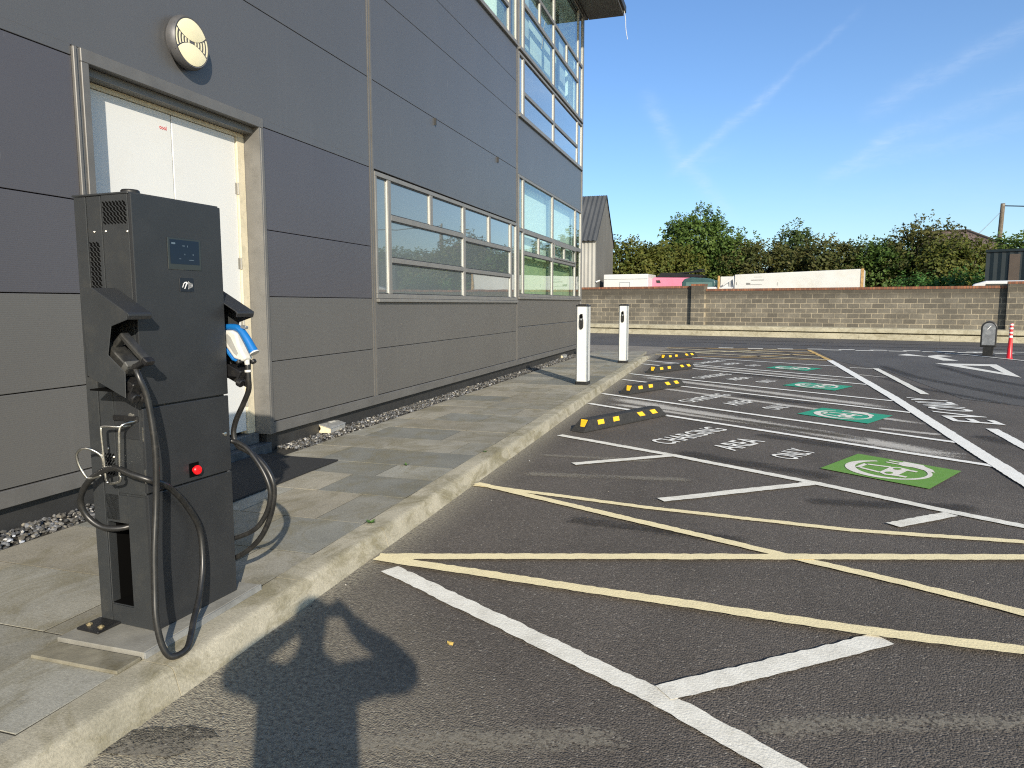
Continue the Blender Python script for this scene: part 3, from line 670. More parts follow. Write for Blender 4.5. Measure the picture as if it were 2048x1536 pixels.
# windows: bars + panes
def window(y0,y1,z0,z1,bars,panes,gm='glass',sill=True,depth=.09):
    fr = MB(); xo, xi = XW+.018, XW-depth
    fr.box(xi,xo,y0,y1,z1-.055,z1); fr.box(xi,xo,y0,y1,z0,z0+.06); fr.box(xi,xo,y0,y0+.045,z0+.06,z1-.055); fr.box(xi,xo,y1-.045,y1,z0+.06,z1-.055)
    for a_,b_,c_,d_ in bars: fr.box(xi,xo-.004,a_,b_,c_,d_)
    for a_,b_,c_,d_ in panes: fr.box(XW-.020,XW+.004,b_-.012,b_-.0005,c_+.001,d_-.001,m=1)  # sun-facing edge of each pane only, sunlight put into its colour
    w_ = bp(fr,'window',[M['trim'],M['lit_bead']],bevel=.004,seg=1)
    gl = MB()
    for a_,b_,c_,d_ in panes: gl.quad((XW-.014,a_,c_),(XW-.014,b_,c_),(XW-.014,b_,d_),(XW-.014,a_,d_))
    g_ = gl.build('pane',M[gm],w_,OB)
    if sill:
        s_ = MB(); s_.box(XW-.05,XW+.045,y0,y1,z0-.045,z0-.003); s_.build('sill',M['trim'],w_,OB,bevel=.004)
    gk = MB()
    for a_,b_,c_,d_ in panes:
        for q in ((a_,a_+.012,c_,d_),(a_+.012,b_-.014,c_,c_+.012),(a_+.012,b_-.014,d_-.014,d_)): gk.box(XW-.012,XW+.002,*q)
    gk.build('gasket',M['dark_edge'],w_,OB)
    return w_
def grid(cols, rows_by_col):
    bars=[]; panes=[]
    return bars,panes
# ground floor strip window
z0,z1 = 1.62,3.18; a,b_ = z0+.06, z1-.055
bars = [(8.41,8.49,a,b_),(11.08,11.17,a,b_),(13.66,13.75,a,b_)]
bars += [(8.49,11.08,2.625,2.695),(8.49,11.08,2.085,2.15),(11.17,13.66,2.585,2.655),(11.17,13.66,2.075,2.14),(9.74,9.83,2.695,b_),(12.36,12.44,2.655,b_)]
panes = [(8.105,8.41,a,b_),(13.75,14.035,a,b_),(8.49,11.08,a,2.085),(8.49,11.08,2.15,2.625),(8.49,9.74,2.695,b_),(9.83,11.08,2.695,b_),(11.17,13.66,a,2.075),(11.17,13.66,2.14,2.585),(11.17,12.36,2.655,b_),(12.44,13.66,2.655,b_)]
window(8.06,14.08,z0,z1,bars,panes,'film')
# corner bay, ground floor
z0,z1 = 1.70,4.18; a,b_ = z0+.06, z1-.055
bars = [(14.54,14.62,a,b_),(17.06,17.15,a,b_),(19.66,19.75,a,b_),(14.245,14.54,3.05,3.11),(14.62,17.06,3.03,3.12),(17.15,19.66,3.03,3.12),(19.75,20.375,3.03,3.12),(14.62,17.06,2.585,2.66),(17.15,19.66,2.585,2.66),(15.80,15.87,2.66,3.03),(18.36,18.43,2.66,3.03)]
panes = [(14.245,14.54,a,3.05),(14.245,14.54,3.11,b_),(19.75,20.375,a,3.03),(19.75,20.375,3.12,b_),(14.62,17.06,a,2.585),(17.15,19.66,a,2.585),(14.62,15.80,2.66,3.03),(15.87,17.06,2.66,3.03),(17.15,18.36,2.66,3.03),(18.43,19.66,2.66,3.03),(14.62,17.06,3.12,b_),(17.15,19.66,3.12,b_)]
window(14.20,20.42,z0,z1,bars,panes)
sash = MB()
for q in ((17.16,19.65,2.66,2.70),(17.16,19.65,2.99,3.03),(17.16,17.20,2.70,2.99),(19.61,19.65,2.70,2.99)): sash.box(XW+.016,XW+.04,*q)
bp(sash,'vent_sash',M['trim'],bevel=.004)
# spandrel strip
z0,z1 = 5.36,6.58; a,b_ = z0+.06, z1-.055
bars = [(14.54,14.62,a,b_),(17.10,17.19,a,b_),(19.80,19.89,a,b_),(14.62,17.10,5.83,5.90),(17.19,19.80,5.83,5.90)]
panes = [(14.245,14.54,a,b_),(19.89,20.375,a,b_),(14.62,17.10,a,5.83),(14.62,17.10,5.90,b_),(17.19,19.80,a,5.83),(17.19,19.80,5.90,b_)]
window(14.20,20.42,z0,z1,bars,panes,'spandrel')
# upper corner bay
z0,z1 = 6.66,9.5; a,b_ = z0+.06, z1-.055
bars = [(14.54,14.62,a,b_),(17.10,17.19,a,b_),(19.82,19.91,a,b_),(14.62,17.10,7.56,7.65),(17.19,19.82,7.56,7.65),(14.62,17.10,8.10,8.18),(17.19,19.82,8.10,8.18),(19.91,20.375,8.10,8.18),(15.82,15.90,7.65,8.10),(18.46,18.54,7.65,8.10)]
panes = [(14.245,14.54,a,b_),(19.91,20.375,a,8.10),(19.91,20.375,8.18,b_),(14.62,17.10,a,7.56),(17.19,19.82,a,7.56),(14.62,15.82,7.65,8.10),(15.90,17.10,7.65,8.10),(17.19,18.46,7.65,8.10),(18.54,19.82,7.65,8.10),(14.62,17.10,8.18,b_),(17.19,19.82,8.18,b_)]
window(14.20,20.42,z0,z1,bars,panes)
# upper strip over the middle bay
bars = [(8.41,8.49,a,b_),(11.08,11.17,a,b_),(13.56,13.65,a,b_),(8.49,11.08,7.16,7.24),(11.17,13.56,7.16,7.24)]
panes = [(8.105,8.41,a,b_),(13.65,14.035,a,b_),(8.49,11.08,a,7.16),(11.17,13.56,a,7.16),(8.49,11.08,7.24,b_),(11.17,13.56,7.24,b_)]
window(8.06,14.08,z0,z1,bars,panes)
# rooms behind the glass
def room(y0,y1,z0,z1,x1=-8.1,low=None,lowm='room_green'):
    x0 = -4.42; mb = MB()
    zt = z0 if low is None else low
    mb.quad((x1,y0,zt),(x1,y1,zt),(x1,y1,z1),(x1,y0,z1)); mb.quad((x0,y1,zt),(x0,y1,z1),(x1,y1,z1),(x1,y1,zt)); mb.quad((x0,y0,zt),(x1,y0,zt),(x1,y0,z1),(x0,y0,z1))
    mb.quad((x0,y0,z1),(x1,y0,z1),(x1,y1,z1),(x0,y1,z1)); bp(mb,'room_lining',M['room_white'])
    if low is not None:
        mb = MB(); mb.quad((x1,y0,z0),(x1,y1,z0),(x1,y1,low),(x1,y0,low)); mb.quad((x0,y1,z0),(x0,y1,low),(x1,y1,low),(x1,y1,z0)); mb.quad((x0,y0,z0),(x1,y0,z0),(x1,y0,low),(x0,y0,low)); bp(mb,'dado',M[lowm])
    mb = MB(); mb.quad((x0,y0,z0),(x0,y1,z0),(x1,y1,z0),(x1,y0,z0)); bp(mb,'room_floor',M['room_dark'])
room(14.20,20.28,.34,4.28,x1=-4.50,low=2.63)
room(14.20,20.28,6.63,9.38,x1=-4.75); room(8.08,14.06,6.63,9.38,x1=-5.3); room(8.08,14.06,.34,4.28,x1=-5.4)
for y0,y1 in ((15.3,16.1),(19.0,19.7)):
    bl = MB(); bl.box(-4.64,-4.632,y0,y1,7.2,9.3); bp(bl,'blind',M['blind_white'])
bl = MB(); bl.box(-4.60,-4.592,11.4,12.9,6.65,8.9); bp(bl,'blind',M['blind_white'])

# doorway
dx = -4.475
mb = MB()   # reveal trim
mb.box(XW-.05,XW+.02,3.868,3.895,.285,3.27); mb.box(XW-.05,XW+.008,3.895,3.925,.285,3.27); mb.box(XW-.05,XW+.02,3.925,3.985,.285,3.185)
mb.box(XW-.05,XW+.02,5.838,5.882,.285,3.185); mb.box(XW-.05,XW+.02,3.925,5.882,3.185,3.275)
bp(mb,'door_surround',M['trim_alu'],bevel=.004)
mb = MB(); mb.box(-4.60,XW-.052,3.935,3.985,.285,3.185); mb.box(-4.60,XW+.018,5.822,5.836,.285,3.185); mb.box(-4.60,XW-.052,5.837,5.855,.285,3.185); mb.box(-4.60,XW-.052,3.985,5.82,3.13,3.185); bp(mb,'door_reveal',M['reveal'])
D = MB(); D.box(dx-.05,dx,4.06,4.926,.33,3.09); D.box(dx-.05,dx,4.936,5.715,.33,3.09); D_ = bp(D,'door',M['door_white'],bevel=.004)
mb = MB(); mb.box(-4.56,dx+.02,5.720,5.820,.30,3.128); mb.box(-4.56,dx+.02,3.987,4.055,.30,3.128); mb.box(-4.56,dx+.02,4.055,5.720,3.093,3.128); mb.build('door_frame',M['cream'],D_,OB,bevel=.003)
for zc in (2.62,1.93,1.35,.62):
    h = MB(); h.cyl((dx+.014,5.718,zc-.055),(dx+.014,5.718,zc+.055),.009,n=10); h.box(dx+.0005,dx+.004,5.69,5.712,zc-.05,zc+.05); h.build('hinge',M['hinge'],D_,OB)
h = MB(); h.box(dx,dx+.006,4.80,4.84,1.22,1.44); h.cyl((dx+.05,4.82,1.36),(dx+.05,4.70,1.36),.01,n=10); h.cyl((dx,4.82,1.36),(dx+.05,4.82,1.36),.01,n=10); h.build('handle',M['alu'],D_,OB)
red_m = simple('red_sticker_print',(.65,.03,.03),.5,var=.05)
bl0 = Vector((dx+.0025,4.80,2.955)); lt = lettering('cool', bl0, bl0+Vector((0,.075,0)), bl0+Vector((0,0,.032)), red_m, name='sticker', kind=None)
for v in lt.data.vertices: v.co -= Vector(OB)
lt.parent = D_
mb = MB(); mb.box(-4.60,-4.30,3.93,5.86,.02,.20); mb.box(-4.60,-4.40,3.99,5.80,.20,.30); bp(mb,'door_step',M['granite'],bevel=.006)

# small wall pieces: bracket clips on the joint
for yy in (9.95,12.85):
    mb = MB(); mb.box(XW,XW+.03,yy,yy+.02,4.26-.10,4.26); bp(mb,'clip',M['dark_edge'])

# wall lamp
lx, ly, lz = XW, 4.90, 3.62
Lp = empty('bulkhead_lamp', (lx,ly,lz), 'round grey bulkhead lamp with two cream lenses, on the wall above the door', 'wall lamp')
mb = MB(); mb.lathe((lx,ly,lz),[(.165,0),(.18,.008),(.18,.03),(.203,.04),(.205,.062),(.198,.084),(.186,.100),(.180,.0975),(.0,.0975)],(1,0,0),40)
mb.build('housing',simple('lamp_grey',(.10,.10,.105),.45,.2,var=.12,vs=14),Lp,(lx,ly,lz),smooth=True)
def lens_pts(f, n=22):
    return [Vector((lx+.104+.012*(1-(yy*yy+zz*zz)/.03), ly+yy, lz+zz)) for yy,zz in f]
def arc(c, r, a0, a1, n=12): return [(c[0]+r*math.cos(R(a0+(a1-a0)*k/n)), c[1]+r*math.sin(R(a0+(a1-a0)*k/n))) for k in range(n+1)]
up = [(y_*1.11,z_*1.11) for y_,z_ in arc((0,0),.158,152.8,27.2,18) + arc((0,.20),.19,-42.3,-137.7,12)[1:-1]]
dn = [(y_,-z_) for y_,z_ in reversed(up)]
for f in (up,dn):
    mb = MB(); P = [Vector((lx+.099,ly+y_,lz+z_)) for y_,z_ in f]; c = sum(P,Vector())/len(P); inner=[c.lerp(p,.72)+Vector((.007,0,0)) for p in P]; c=c+Vector((.010,0,0)); P=[p+Vector((.0012,0,0)) for p in P]
    n=len(P); mb.add(P+inner+[c],[(i,(i+1)%n,(i+1)%n+n,i+n) for i in range(n)]+[(i+n,(i+1)%n+n,2*n) for i in range(n)]); mb.v=[tuple(v) for v in mb.v]
    me = mb.build('lens',M['lens'],Lp,(lx,ly,lz),smooth='all')
for sgn in (-1,1):
    mb = MB()
    for k in range(5):
        r0 = (.158-.029*k)*1.11; r1 = r0-.017
        a_ = math.degrees(math.asin(min(.9,(r1*r1+.0039)/(.4*r1))))*.80
        P0 = arc((0,0),r0,-a_,a_,8); P1 = arc((0,0),r1,-a_,a_,8)
        vs = [Vector((lx+.1005,ly+sgn*y_,lz+z_)) for y_,z_ in P0+P1]; n = 9
        mb.add(vs,[((i,i+1,i+1+n,i+n) if sgn<0 else (i,i+n,i+1+n,i+1)) for i in range(8)])
    mb.build('louvre',M['lens'],Lp,(lx,ly,lz))
for a_ in (150,210,330):
    mb = MB(); mb.cyl((lx+.083,ly+.188*math.cos(R(a_)),lz+.188*math.sin(R(a_))),(lx+.089,ly+.188*math.cos(R(a_)),lz+.188*math.sin(R(a_))),.008,n=10)
    mb.build('screw',M['black_hole'],Lp,(lx,ly,lz))

# ------------------------------------------------------------------ fast charger
CZ = .15; CO = (0,0,CZ)
Cg = empty('ev_charger', (-2.327,2.326,CZ), 'tall charcoal fast charger with screen and two plug cables, on a slab by the kerb', 'car charger', rz=-R(4.0))
def cp(mb,name,mat,par=None,**k): return mb.build(name,mat,par or Cg,CO,**k)
CH, CD = M['charcoal'], M['charcoal_dark']
mb = MB(); mb.box(-.322,-.020,.125,.474,.15,1.982); mb.box(-.322,-.256,.006,.125,.15,1.982); mb.box(-.125,-.020,.006,.125,.15,1.982); mb.box(-.256,-.125,.006,.125,.612,1.982); mb.box(-.256,-.125,.006,.125,.15,.238)
cp(mb,'cabinet',CH,bevel=.002)
mb = MB(); mb.box(-.2555,-.1255,.118,.1245,.2385,.6115); mb.box(-.1275,-.1255,.010,.118,.2385,.6115); mb.box(-.2555,-.1275,.010,.118,.2385,.2405); mb.box(-.2558,-.2535,.045,.1175,.2406,.6114); cp(mb,'recess_shade',M['black_hole'])  # black lining paints the deep shade inside the cable slot
for x0,x1,z0,z1 in ((-.325,-.258,.15,1.99),(-.252,-.172,.62,1.99),(-.168,-.022,1.20,1.995),):
    mb = MB(); mb.box(x0,x1,0,.006,z0,z1); cp(mb,'side_panel',CH,bevel=.0025,seg=2)
mb = MB(); mb.box(-.252,-.124,0,.006,.613,.735); mb.box(-.252,-.004,0,.006,.152,.236); mb.box(-.123,-.004,0,.006,.236,.735); cp(mb,'lower_panel',CH)
mb = MB(); mb.box(-.168,-.012,-.002,.006,.745,1.195); ad = cp(mb,'access_door',CH,bevel=.004,seg=2)
mb = MB(); mb.box(-.150,-.022,-.0045,-.002,.985,1.165); cp(mb,'recess',M['charcoal_dark'],ad,bevel=.002)
for z in (.98,.80): 
    mb = MB(); mb.box(-.010,-.004,-.004,.004,z,z+.06); cp(mb,'hinge',M['bolt'],ad)
for z0,z1 in ((1.1245,1.992),(.757,1.1175),(.15,.750)):
    mb = MB(); mb.box(-.018,0,-.002,.480,z0,z1); cp(mb,'front_panel',CD,bevel=.003,seg=2)
mb = MB(); mb.box(-.332,-.014,-.004,.482,1.992,2.000); cp(mb,'top_plate',CH,bevel=.002)
mb = MB(); mb.lathe((-.06,.05,2.0),[(.036,0),(.036,.010),(.031,.015),(0,.015)],n=24); cp(mb,'vent_cap',M['black_plastic'],smooth=True)
# louvred vents
def vent(x0,x1,z0,z1,nx,nz,slant):
    mb = MB(); px=(x1-x0)/nx; pz=(z1-z0)/nz
    for i in range(nx):
        for j in range(nz):
            cx=x0+px*(i+.5)+(px*.25 if j%2 else -.25*px)*.5; cz=z0+pz*(j+.5); a_=px*.44; h_=pz*.33; sl=slant*pz
            mb.prism([(cx-a_,-.0008,cz-h_+sl),(cx+a_*.8,-.0008,cz-h_-sl),(cx+a_,-.0008,cz-sl),(cx+a_*.9,-.0008,cz+h_-sl),(cx-a_*.8,-.0008,cz+h_+sl),(cx-a_,-.0008,cz+sl)],(0,.0006,0))
    cp(mb,'vent_grille',M['black_hole'])
vent(-.160,-.030,1.875,1.965,7,9,.45); vent(-.247,-.190,1.615,1.805,3,19,.40); vent(-.245,-.180,.820,.915,4,7,-.3)
for x,z in ((-.215,1.846),(-.150,1.846),(-.030,1.842),(-.215,.935),(-.185,.90)):
    mb = MB(); mb.lathe((x,-.0001,z),[(0.006,0),(.006,.002),(.003,.005),(0,.005)],(0,-1,0),10); cp(mb,'screw',M['bolt'],smooth=True)
# screen
mb = MB(); mb.box(.0003,.003,.166,.349,1.698,1.834); scr = cp(mb,'touchscreen',M['dark_glass'],bevel=.001)
msc, t, b, o = nt('dim_display'); co = coords(t)
setb(t,b,'Base Color',(.006,.012,.025)); setb(t,b,'Roughness',.08); setb(t,b,'Emission Color',mix(t,noise(t,co,14,2),(.004,.012,.05),(.008,.03,.05))); setb(t,b,'Emission Strength',.15); setb(t,b,'Specular IOR Level',.25)
mb = MB(); mb.box(.0032,.0038,.178,.338,1.722,1.826); cp(mb,'display',msc,scr)
mui = simple('display_icons',(.10,.14,.18),.3,var=.2); mb = MB()
for y0,y1,z0,z1 in ((.186,.206,1.806,1.813),(.245,.258,1.800,1.803),(.272,.274,1.797,1.805),(.255,.258,1.762,1.768),(.225,.235,1.744,1.746),(.278,.305,1.741,1.743),(.300,.306,1.764,1.768)):
    mb = MB(); mb.box(.0039,.0043,y0,y1,z0,z1); cp(mb,'icon',mui,scr)
# contactless reader
mb = MB(); mb.box(.0003,.003,.221,.299,1.603,1.663); pd = cp(mb,'card_reader',M['pad'],bevel=.0008)
mb = MB(); xx=.0036
hand=[(.233,1.622),(.241,1.640),(.248,1.646),(.261,1.647),(.265,1.641),(.259,1.634),(.254,1.626),(.249,1.616),(.244,1.616),(.250,1.628),(.256,1.641),(.250,1.642),(.244,1.637),(.237,1.622)]
mb.prism([(xx,y_,z_) for y_,z_ in hand],(.0004,0,0))
for k in range(4):
    h=.017-.003*k; y0=.270+.0065*k
    mb.prism([(xx,y0-.002,1.632-h),(xx,y0-.0008,1.632-h),(xx,y0+.0018,1.632),(xx,y0-.0008,1.632+h),(xx,y0-.002,1.632+h),(xx,y0+.0002,1.632)],(.0004,0,0))
cp(mb,'symbol',M['icon_white'],pd)
# emergency stop, lock
mb = MB(); mb.box(.0002,.0012,.222,.278,.774,.838); es = cp(mb,'stop_plate',M['black_hole'])
mb = MB(); mb.lathe((.001,.250,.806),[(.012,0),(.012,.012),(.021,.014),(.022,.022),(.018,.028),(0,.030)],(1,0,0),24); cp(mb,'stop_button',M['red_button'],es,smooth=True)
mb = MB(); mb.lathe((0,.447,.935),[(.010,0),(.010,.004),(.004,.006),(0,.006)],(1,0,0),16); cp(mb,'lock',M['bolt'],smooth=True)
mb = MB(); mb.lathe((-.065,-.004,1.085),[(.013,0),(.013,.005),(.009,.006),(0,.006)],(0,-1,0),16); cp(mb,'key_switch',M['bolt'],smooth=True)
# shrouds each side
def shroud(s):   # s=-1 near side, +1 far side
    yo = -.115 if s < 0 else .593; yi = 0. if s < 0 else .478; e = -s
    prof = [(-.165,1.613),(-.110,1.615),(.078,1.513),(.070,1.488),(-.015,1.462),(-.041,1.348),(.046,1.281),(.040,1.178),(-.163,1.260)]
    mb = MB(); mb.prism([(x,yo,z) for x,z in prof],(0,.004*e,0)); par = cp(mb,'holster',CH,bevel=.0015)
    rf = MB(); yy0, yy1 = sorted((yo+.004*e, yi))
    rf.prism([(-.110,yy0,1.615),(.070,yy0,1.5175),(.078,yy0,1.511),(.078,yy0,1.503),(.070,yy0,1.488),(.066,yy0,1.490),(.070,yy0,1.504),(.064,yy0,1.514),(-.110,yy0,1.609)],(0,yy1-yy0,0))
    rf.box(-.168,-.110,yy0,yy1,1.609,1.6148)
    cp(rf,'hood',M['charcoal_dark'],par,bevel=.002,seg=2)
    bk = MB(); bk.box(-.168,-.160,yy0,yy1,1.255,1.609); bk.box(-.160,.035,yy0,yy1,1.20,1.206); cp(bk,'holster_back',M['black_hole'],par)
    sk = MB(); ym=(yo+yi)/2; sk.obox((-.05,ym-.035,1.21),(.08,0,-.035),(0,.07,0),(.03,0,.055)); sk.cyl((.03,ym-.02,1.18),(.055,ym-.02,1.17),.02,n=14); sk.cyl((.03,ym+.025,1.175),(.055,ym+.025,1.165),.02,n=14); cp(sk,'socket_block',M['black_plastic'],par,bevel=.004)
shroud(-1); shroud(1)
# black connector (near side)
d = Vector((.80,0,-.60)).normalized(); n_ = Vector((.60,0,.80)); ym=-.06
def cpt(a,h,w=0): return Vector((-.075,ym,1.365))+d*a+n_*h+Vector((0,w,0))
mb = MB()
mb.prism([cpt(-.03,-.042,-.036),cpt(.10,-.044,-.036),(cpt(.135,-.026,-.036)),cpt(.135,.012,-.036),cpt(.10,.024,-.036),cpt(-.03,.030,-.036)],(0,.072,0))
con = cp(mb,'connector',M['grey_plastic'],bevel=.008,seg=2)
mb = MB(); mb.prism([cpt(.100,-.046,-.038),cpt(.128,-.034,-.038),cpt(.130,.022,-.038),cpt(.105,.028,-.038)],(0,.076,0)); cp(mb,'collar',M['collar'],con,bevel=.003)
def bar_(a0,h0,a1,h1,wd,th,nm,mt):
    p=cpt(a0,h0); q=cpt(a1,h1); dr=(q-p); nn=Vector((0,1,0)).cross(dr).normalized()
    mb=MB(); mb.obox(p-Vector((0,wd/2,0))-nn*th/2, dr, (0,wd,0), nn*th); cp(mb,nm,mt,con,bevel=.007,seg=3)
bar_(.004,.020,.018,.092,.036,.024,'grip_post',M['grey_plastic']); bar_(.008,.086,.168,.074,.040,.024,'grip',M['grey_plastic']); bar_(.170,.082,.128,.004,.036,.022,'grip_end',M['black_plastic'])
mb = MB(); mb.obox(cpt(.158,.064,-.022),d*.03,(0,.044,0),n_*.026); cp(mb,'trigger',M['black_plastic'],con,bevel=.006,seg=2)
# blue and white connector (far side)
ym=.535
mb = MB(); S = lambda x,z,w=0: Vector((x,ym+w,z))
mb.prism([S(-.06,1.425,-.027),S(.005,1.425,-.027),S(.035,1.412,-.027),S(.050,1.355,-.027),S(.088,1.292,-.027),S(.066,1.276,-.027),S(.015,1.292,-.027),S(-.03,1.345,-.027),S(-.06,1.395,-.027)],(0,.054,0))
cw = cp(mb,'white_connector',M['white_plastic'],bevel=.010,seg=3)
mb = MB(); mb.tube([S(-.065,1.437),S(-.01,1.440),S(.035,1.430),S(.068,1.395),S(.098,1.350),S(.116,1.322)],lambda f:.014+.009*f,14); cp(mb,'grip',M['blue_plastic'],cw,smooth='all')
mb = MB(); dd=Vector((.018,0,-.028)).normalized(); mb.cyl(S(.116,1.322),S(.116,1.322)+dd*.006,.0235,n=18); cp(mb,'grip_cap',M['white_plastic'],cw)
mb = MB(); mb.obox(S(.046,1.436,-.012),(.030,0,-.006),(0,.024,0),(.006,0,.014)); cp(mb,'latch_button',M['alu'],cw,bevel=.003)
mb = MB(); mb.prism([S(-.03,1.345,-.029),S(.015,1.292,-.029),S(.05,1.280,-.029),S(.04,1.272,-.029),S(.005,1.282,-.029),S(-.045,1.335,-.029)],(0,.058,0)); cp(mb,'underside',M['blue_plastic'],cw,bevel=.004)
for x,w in ((.045,-.030),(.082,.026)):
    mb = MB(); mb.cyl(S(x,1.282,w),S(x+.01,1.268,w),.014,n=14); cp(mb,'cap',M['black_plastic'],cw,bevel=.003)
mb = MB(); mb.cyl(S(.07,1.285),S(.074,1.250),.014,.010,n=14); mb.cyl(S(.075,1.237),S(.0755,1.226),.0155,n=16); cp(mb,'cable_gland',M['white_plastic'],cw,smooth=True)
mb = MB(); mb.prism([S(-.035,1.398,-.0275),S(-.015,1.408,-.0275),S(.005,1.392,-.0275),S(.045,1.318,-.0275),S(.036,1.306,-.0275),S(.018,1.318,-.0275),S(-.02,1.368,-.0275)],(0,-.0012,0)); cp(mb,'grip_hole_shade',M['hole_shade'],cw,bevel=.0)  # thin grey patch paints the shade of the grip hole, no opening
# cables
cab = [(.035,-.06,1.305),(.066,-.068,1.255),(.085,-.050,1.163),(.108,-.048,.96),(.112,-.062,.758),(.130,-.100,.563),(.150,-.126,.408),(.170,-.146,.304),(.192,-.148,.205),(.213,-.136,.150),(.228,-.108,.1365),(.222,-.050,.140),(.186,.008,.166),(.150,.060,.200),(.098,.150,.27),(.060,.214,.39),(.036,.228,.54),(.034,.165,.665),(.045,.085,.755),(.06,.02,.800),(.055,-.035,.828),(-.01,-.068,.856),(-.09,-.074,.876),(-.185,-.072,.848),(-.27,-.070,.79),(-.318,-.066,.715),(-.308,-.052,.645),(-.255,-.030,.595),(-.19,.0,.585),(-.15,.04,.590),(-.15,.10,.585)]
mb = MB(); mb.tube(cab,.0130,14); cp(mb,'cable',M['rubber'],smooth='all')
cab2 = [(.073,.535,1.262),(.0755,.535,1.20),(.07,.54,1.14),(.03,.545,1.07),(-.02,.545,.985),(-.034,.54,.918),(-.012,.54,.862),(.060,.545,.83),(.125,.55,.785),(.178,.55,.715),(.190,.55,.640),(.172,.545,.54),(.12,.54,.43),(.04,.53,.345),(-.06,.51,.285),(-.10,.46,.27)]
mb = MB(); mb.tube(cab2,.0130,14); cp(mb,'cable',M['rubber'],smooth='all')
cab3 = [(-.06,.47,.888),(-.03,.52,.886),(.04,.535,.858),(.11,.535,.79),(.160,.535,.715),(.180,.535,.640),(.160,.53,.55),(.10,.52,.465),(.0,.51,.412),(-.08,.47,.395)]
mb = MB(); mb.tube(cab3,.0120,14); cp(mb,'cable',M['rubber'],smooth='all')
# cable hook
hk = MB()
hk.tube([(-.07,-.004,1.045),(-.085,-.05,1.045),(-.155,-.066,1.045),(-.163,-.07,1.025),(-.160,-.07,.95),(-.155,-.07,.845),(-.150,-.072,.822),(-.120,-.09,.815)],.006,8)
hk.tube([(-.04,-.004,1.065),(-.05,-.05,1.060),(-.061,-.066,1.040),(-.064,-.07,.98),(-.070,-.07,.869),(-.075,-.07,.842)],.006,8)
hk.tube([(-.160,-.07,.86),(-.165,-.075,.92),(-.195,-.095,.950),(-.232,-.105,.953),(-.268,-.105,.930),(-.270,-.10,.885),(-.252,-.09,.838),(-.235,-.082,.822),(-.175,-.072,.838)],.006,8)
hk.tube([(-.150,-.072,.822),(-.125,-.072,.808),(-.075,-.07,.820),(-.068,-.07,.845)],.006,8)
cp(hk,'cable_hook',M['chrome'],smooth='all')
mb = MB(); mb.box(-.165,-.025,-.012,-.002,1.062,1.085); cp(mb,'hook_bracket',M['black_plastic'],bevel=.002)
# foot bracket
mb = MB(); mb.box(-.335,-.205,-.115,.0,.151,.163); ft = cp(mb,'foot_bracket',M['black_plastic'],bevel=.004)
for x in (-.305,-.235):
    q = MB(); q.lathe((x,-.075,.163),[(.013,0),(.013,.005),(.006,.006),(.006,.009),(0,.009)],n=6); cp(q,'bolt',M['brass'],ft)
mb = MB(); mb.lathe((-.05,-.02,1.1),[(0,0)],(0,-1,0),3) if False else None
# slab under the charger
sl = MB(); sl.prism([(-2.69,2.16,.121),(-2.235,2.16,.121),(-2.235,2.90,.121),(-2.69,2.90,.121)],(0,0,.029)); so = sl.build('base_slab',M['slab_grey'],bevel=.003,off=(-2.45,2.5,.121)); tag(so,'low grey concrete slab with pale edging under the fast charger','concrete slab')
q = MB(); q.box(-2.2345,-2.227,2.165,2.905,.121,.1485); q.build('edging',M['slab_edge'],so,(-2.45,2.5,.121))
q = MB(); q.box(-2.68,-2.236,2.03,2.152,.121,.137); q.build('front_piece',M['slab_stained'],so,(-2.45,2.5,.121),bevel=.004)
for c_ in so.children: pass

